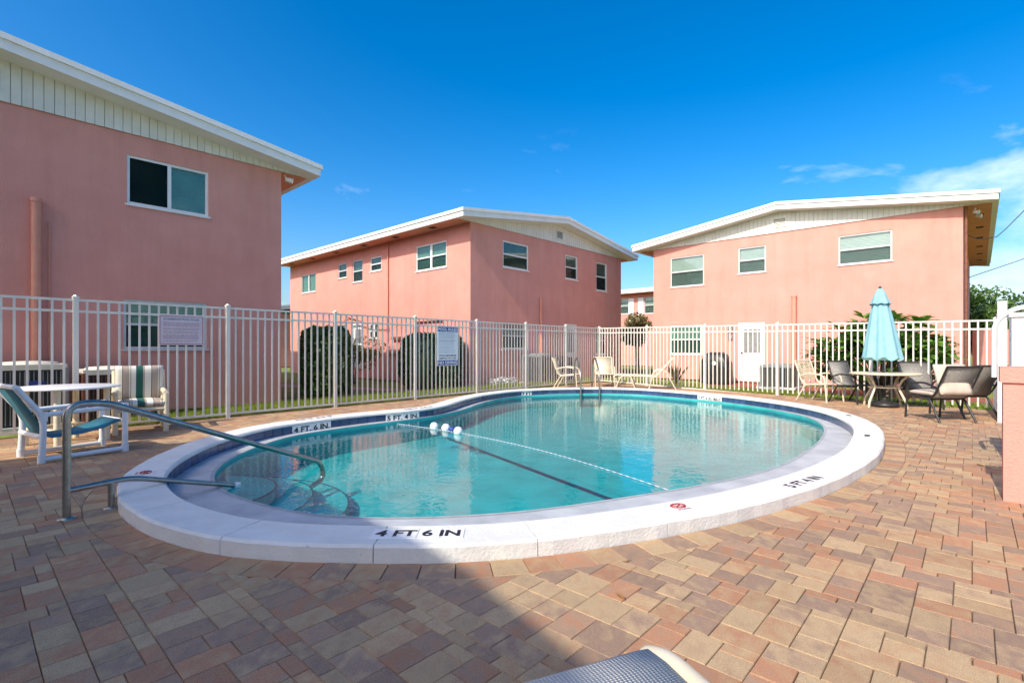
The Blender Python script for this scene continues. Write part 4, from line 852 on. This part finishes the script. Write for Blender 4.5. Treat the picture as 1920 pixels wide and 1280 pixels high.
# ------------------------------------------------------------------ plants
def leaves(mb, rng, c, n, rad, size, shape='ball', flat=0.0):
    for _ in range(n):
        while True:
            p = Vector((rng.uniform(-1, 1), rng.uniform(-1, 1), rng.uniform(-1, 1)))
            if shape == 'box' or p.length < 1: break
        if shape == 'box':
            p.normalize(); p = p / (abs(p.x) ** 5 + abs(p.y) ** 5 + abs(p.z) ** 5) ** .2 * (1.02 - abs(rng.gauss(0, .07)) + .05 * math.sin(p.x * 7 + p.z * 5) * math.cos(p.y * 6))
        else: p = p.normalized() * (1 - abs(rng.gauss(0, .28)))
        q = Vector((c[0] + p.x * rad[0], c[1] + p.y * rad[1], c[2] + p.z * rad[2])); d = Vector((rng.gauss(0, 1), rng.gauss(0, 1), rng.gauss(0, 1) * (1 - flat) + .3)).normalized(); s = d.orthogonal().normalized(); s.rotate(Matrix.Rotation(rng.random() * 6.28, 3, d))
        l = size * rng.uniform(.6, 1.3); t = d.cross(s); mb.add([q - s * l / 2, q + t * l * .28, q + s * l / 2, q - t * l * .28], [(0, 1, 2, 3)])
def shrub(name, label, x, y, h, rx, ry, m, seed, n, size, cat='shrub', trunk=.0, shape='ball', lumps=9, group=None):
    rng = random.Random(seed); r = thing(name, label, cat, (x, y, -.04), rng.random() * 3, group); mb = MB(); zc = (h + trunk) / 2; rz = (h - trunk) / 2
    if shape == 'box': MB().lathe([(rx * .5, -rz * .98 + zc), (rx * .86, -rz * .9 + zc), (rx * .88, zc), (rx * .84, zc + rz * .7), (rx * .6, zc + rz * .86), (.05, zc + rz * .9)], n=14).build('inner_mass', m, r)
    if shape == 'box': leaves(mb, rng, (0, 0, zc), n, (rx, ry, rz), size, 'box')
    else:
        for k in range(lumps):
            a = rng.random() * 6.28; q = rng.uniform(.2, .62); s = rng.uniform(.38, .6); zz = zc + rng.uniform(-.55, .6) * rz
            leaves(mb, rng, (rx * q * math.cos(a), ry * q * math.sin(a), zz), n // lumps, (rx * s, ry * s, rz * s * .9), size)
    mb.build('crown', m, r); tb = MB()
    for k in range(3 if trunk < .5 else 2):
        a = rng.random() * 6.28; tb.tube([(.06 * math.cos(a), .06 * math.sin(a), 0), (.12 * math.cos(a), .12 * math.sin(a), trunk + .2), (rx * .4 * math.cos(a), ry * .4 * math.sin(a), zc + rz * .3)], [.05 + .02 * (trunk > 1), .04, .012], 7)
    tb.build('trunk', 'bark', r); return r
shrub('hedge', 'tall dark clipped hedge at the corner of the shaded left block', -4.62, 12.5, 1.72, .58, .75, 'hedge', 1, 7500, .10, 'hedge', shape='box', group='dark hedges beside the blocks')
shrub('hedge', 'dark clipped hedge behind the tall navy and white sign', -2.45, 15.35, 1.66, .85, .7, 'hedge', 2, 7500, .10, 'hedge', shape='box', group='dark hedges beside the blocks')
shrub('shrub', 'yellow green multi stemmed shrub in the shaded courtyard', -5.5, 17.6, 1.65, 1.1, 1.0, 'ygreen', 3, 2600, .09, trunk=.4)
shrub('croton_tree', 'reddish green croton tree in the gap between two blocks', 6.75, 27.0, 3.5, 1.05, 1.0, 'croton', 4, 4200, .18, 'tree', trunk=1.1)
for i, (x, y, h, r_, m) in enumerate(((24.5, 27.0, 4.6, 2.0, 'leaf'), (27.5, 29.5, 4.3, 2.2, 'hedge'), (22.3, 24.2, 3.5, 1.5, 'leaf'), (26.3, 25.0, 4.0, 1.7, 'leaf'))):
    shrub('garden_tree', ('rounded dark tree next to the right block', 'tall dark tree furthest behind the white cabinet', 'bright green lower tree above the garden wall', 'bright green tree above the white gate panel')[i], x, y, h, r_, r_, m, 20 + i, 6000, .20, 'tree', trunk=.9, lumps=14)
rng = random.Random(6)
fr_ = thing('frangipani', 'spreading frangipani with long glossy leaves behind the umbrella and fence', 'tree', (9.35, 12.75, -.04))
tips = []; tb = MB()
for k in range(150):
    a = rng.random() * 6.28; q = math.sqrt(rng.random()); hx, hy = 1.7 * q * math.cos(a), .85 * q * math.sin(a); hz = 2.05 - .75 * q ** 2 - rng.random() * .85
    tips.append((hx, hy, max(.55, hz)))
for i, (x, y_, z) in enumerate(tips):
    if i % 4 == 0: tb.tube([(x * .12, y_ * .12, 0), (x * .4, y_ * .4, z * .5), (x, y_, z)], [.05, .035, .016], 6)
tb.build('trunk', 'bark', fr_)
for x, y_, z in tips:
    mb = MB()
    for k in range(14):
        a = k * 2.4 + rng.random(); el = rng.uniform(-.25, .9); l = rng.uniform(.30, .48); w_ = l * .19; d = Vector((math.cos(a) * math.cos(el), math.sin(a) * math.cos(el), math.sin(el))); s = d.cross(Vector((0, 0, 1))).normalized(); b0 = Vector((0, 0, 0)); dn = Vector((0, 0, -.12 * l))
        mb.add([b0 + d * .02, b0 + d * l * .45 + s * w_, b0 + d * l * .5 - Vector((0, 0, .012)), b0 + d * l * .45 - s * w_, b0 + d * l * .8 + s * w_ * .75 + dn, b0 + d * l * .8 - s * w_ * .75 + dn, b0 + d * l + dn * 2], [(0, 2, 1), (0, 3, 2), (1, 2, 4), (2, 3, 5), (2, 5, 6, 4)])
    o = mb.build('leaf_rosette', 'frangi', fr_); o.location = (x, y_, z)
def palm(name, label, x, y, h, n, m, seed):
    rng = random.Random(seed); r = thing(name, label, 'plant', (x, y, -.04)); 
    for k in range(n):
        a = rng.random() * 6.28; l = h * rng.uniform(.7, 1.1); mb = MB(); pts = [Vector((math.cos(a) * l * .55 * u, math.sin(a) * l * .55 * u, l * (1.15 * u - .45 * u * u))) for u in (0, .25, .5, .75, 1)]; s = Vector((-math.sin(a), math.cos(a), 0)) * .03
        vs = []
        for i, p in enumerate(pts): w_ = (.5, 1, 1, .7, .05)[i]; vs += [p - s * w_, p + s * w_]
        mb.add(vs, [(2*i, 2*i+1, 2*i+3, 2*i+2) for i in range(4)]); mb.build('frond', m, r)
palm('spiky_plant', 'spiky green and brown plant left of the covered grill', 5.55, 17.0, 1.05, 26, 'croton', 3)
for i, (px, Y) in enumerate(((930, 16.0), (943, 16.2), (957, 16.4))):
    x = (px - 960) / F * Y; rng = random.Random(i + 40); r = thing('silver_plant', ('low silvery plant nearest the sunlit corner of the middle block', 'low silvery plant between two others at the shaded gable end', 'low silvery plant closest to the grey gable end condenser')[i], 'plant', (x, Y, -.04), 0, 'silvery plants by the gable end'); mb = MB(); leaves(mb, rng, (0, 0, .14), 260, (.26, .22, .16), .09); mb.build('foliage', 'stone', r)
# grass verge with blades, mulch bed, path, garden wall
def verge(name, poly_fn, n, seed, hgt):
    rng = random.Random(seed); mb = MB()
    for _ in range(n):
        p = poly_fn(rng); a = rng.random() * 6.28; h = hgt * rng.uniform(.5, 1.3); w_ = .007; l = Vector((rng.gauss(0, .025), rng.gauss(0, .025), h)); s = Vector((math.cos(a), math.sin(a), 0)) * w_; b = Vector((p.x, p.y, -.045))
        mb.add([b - s, b + s, b + l], [(0, 1, 2)])
    o = mb.build(name, 'grass'); tag(o, {'left': 'sunny grass growing along the outside of the long fence', 'right': 'short grass along the outside of the fence behind the umbrella'}[seed and ('left' if seed == 1 else 'right')], 'grass', kind='stuff')
verge('grass', lambda r: FA0 + FAD * r.uniform(-1.6, 13) + FAN * (.14 + 1.15 * r.random() ** 1.3), 50000, 1, .14)
verge('grass', lambda r: FC + FBD * r.uniform(0, 11.5) + FBN * (.14 + 1.5 * r.random()), 24000, 2, .06)
a = FC + FBD * 2.5 + FBN * 2.3; b = FC + FBD * 11 + FBN * 2.0
mb = MB(); mb.add([(a.x, a.y, -.040), (b.x, b.y, -.040), (b.x + FBN.x * 1.6, b.y + FBN.y * 1.6, -.040), (a.x + FBN.x * 2.2, a.y + FBN.y * 2.2, -.040)], [(0, 1, 2, 3)]); struct(mb.build('mulch_bed', 'mulch'))
a = Vector((-9.5, 14.2)); b = Vector((-.2, 14.35)); mb = MB(); mb.add([(-8.2, 16.4, -.040), (-2.2, 14.0, -.040), (-1.9, 14.6, -.040), (-7.9, 17.2, -.040)], [(0, 1, 2, 3)]); struct(mb.build('path', 'path'))
gw = MB().bb((19.0, 20.5, -.05), (40, 20.8, 1.95)).build('garden_wall', 'stucco'); tag(gw, 'pink garden wall below the trees beyond the right block', 'wall')
# overhead cables at the right block
def cable(label, pts):
    o = MB().tube([Vector(p) for p in pts], .012, 5).build('cable', 'black'); tag(o, label, 'cable')
e0 = pz(1812, 440, 14.3); e1_ = pz(1852, 447, 13.8); e2_ = pz(1885, 430, 13.6); e3 = pz(1930, 385, 13.5)
cable('black service cable looping away from the right block eave', [e0, e0.lerp(e1_, .5) - Vector((0, 0, .06)), e1_, e1_.lerp(e2_, .5) - Vector((0, 0, .08)), e2_, e2_.lerp(e3, .5), e3, pz(2100, 300, 13.5)])
e0 = pz(1811, 522, 15); e3 = pz(2000, 450, 18); cable('thin cable running from the right block towards the trees', [e0, e0.lerp(e3, .5) - Vector((0, 0, .08)), e3])

# a few dry leaves blown onto the deck
lm = mat('dry leaf', (.22, .10, .03), (.34, .18, .06), 20, .8); rng = random.Random(77)
for px, py in ((1163, 1118), (1838, 872)):
    p = gp(px, py, .004); a = rng.random() * 6.28; l = rng.uniform(.035, .06); mb = MB(); d = Vector((math.cos(a), math.sin(a), 0)); q = Vector((-d.y, d.x, 0))
    mb.add([p - d * l, p - d * l * .3 + q * l * .3 + Vector((0, 0, .006)), p + Vector((0, 0, .002)), p - d * l * .3 - q * l * .3 + Vector((0, 0, .008)), p + d * l * .5 + q * l * .22 + Vector((0, 0, .01)), p + d * l + Vector((0, 0, .004)), p + d * l * .5 - q * l * .22 + Vector((0, 0, .012))], [(0, 2, 1), (0, 3, 2), (1, 2, 4), (2, 5, 4), (2, 6, 5), (2, 3, 6)])
    tag(mb.build('fallen_leaf', lm), ('small dry brown leaf on the pavers between the coping and the taupe lounger', 'small dry brown leaf on the pavers near the low pink wall')[px > 1500], 'leaf', 'fallen leaves on the deck')
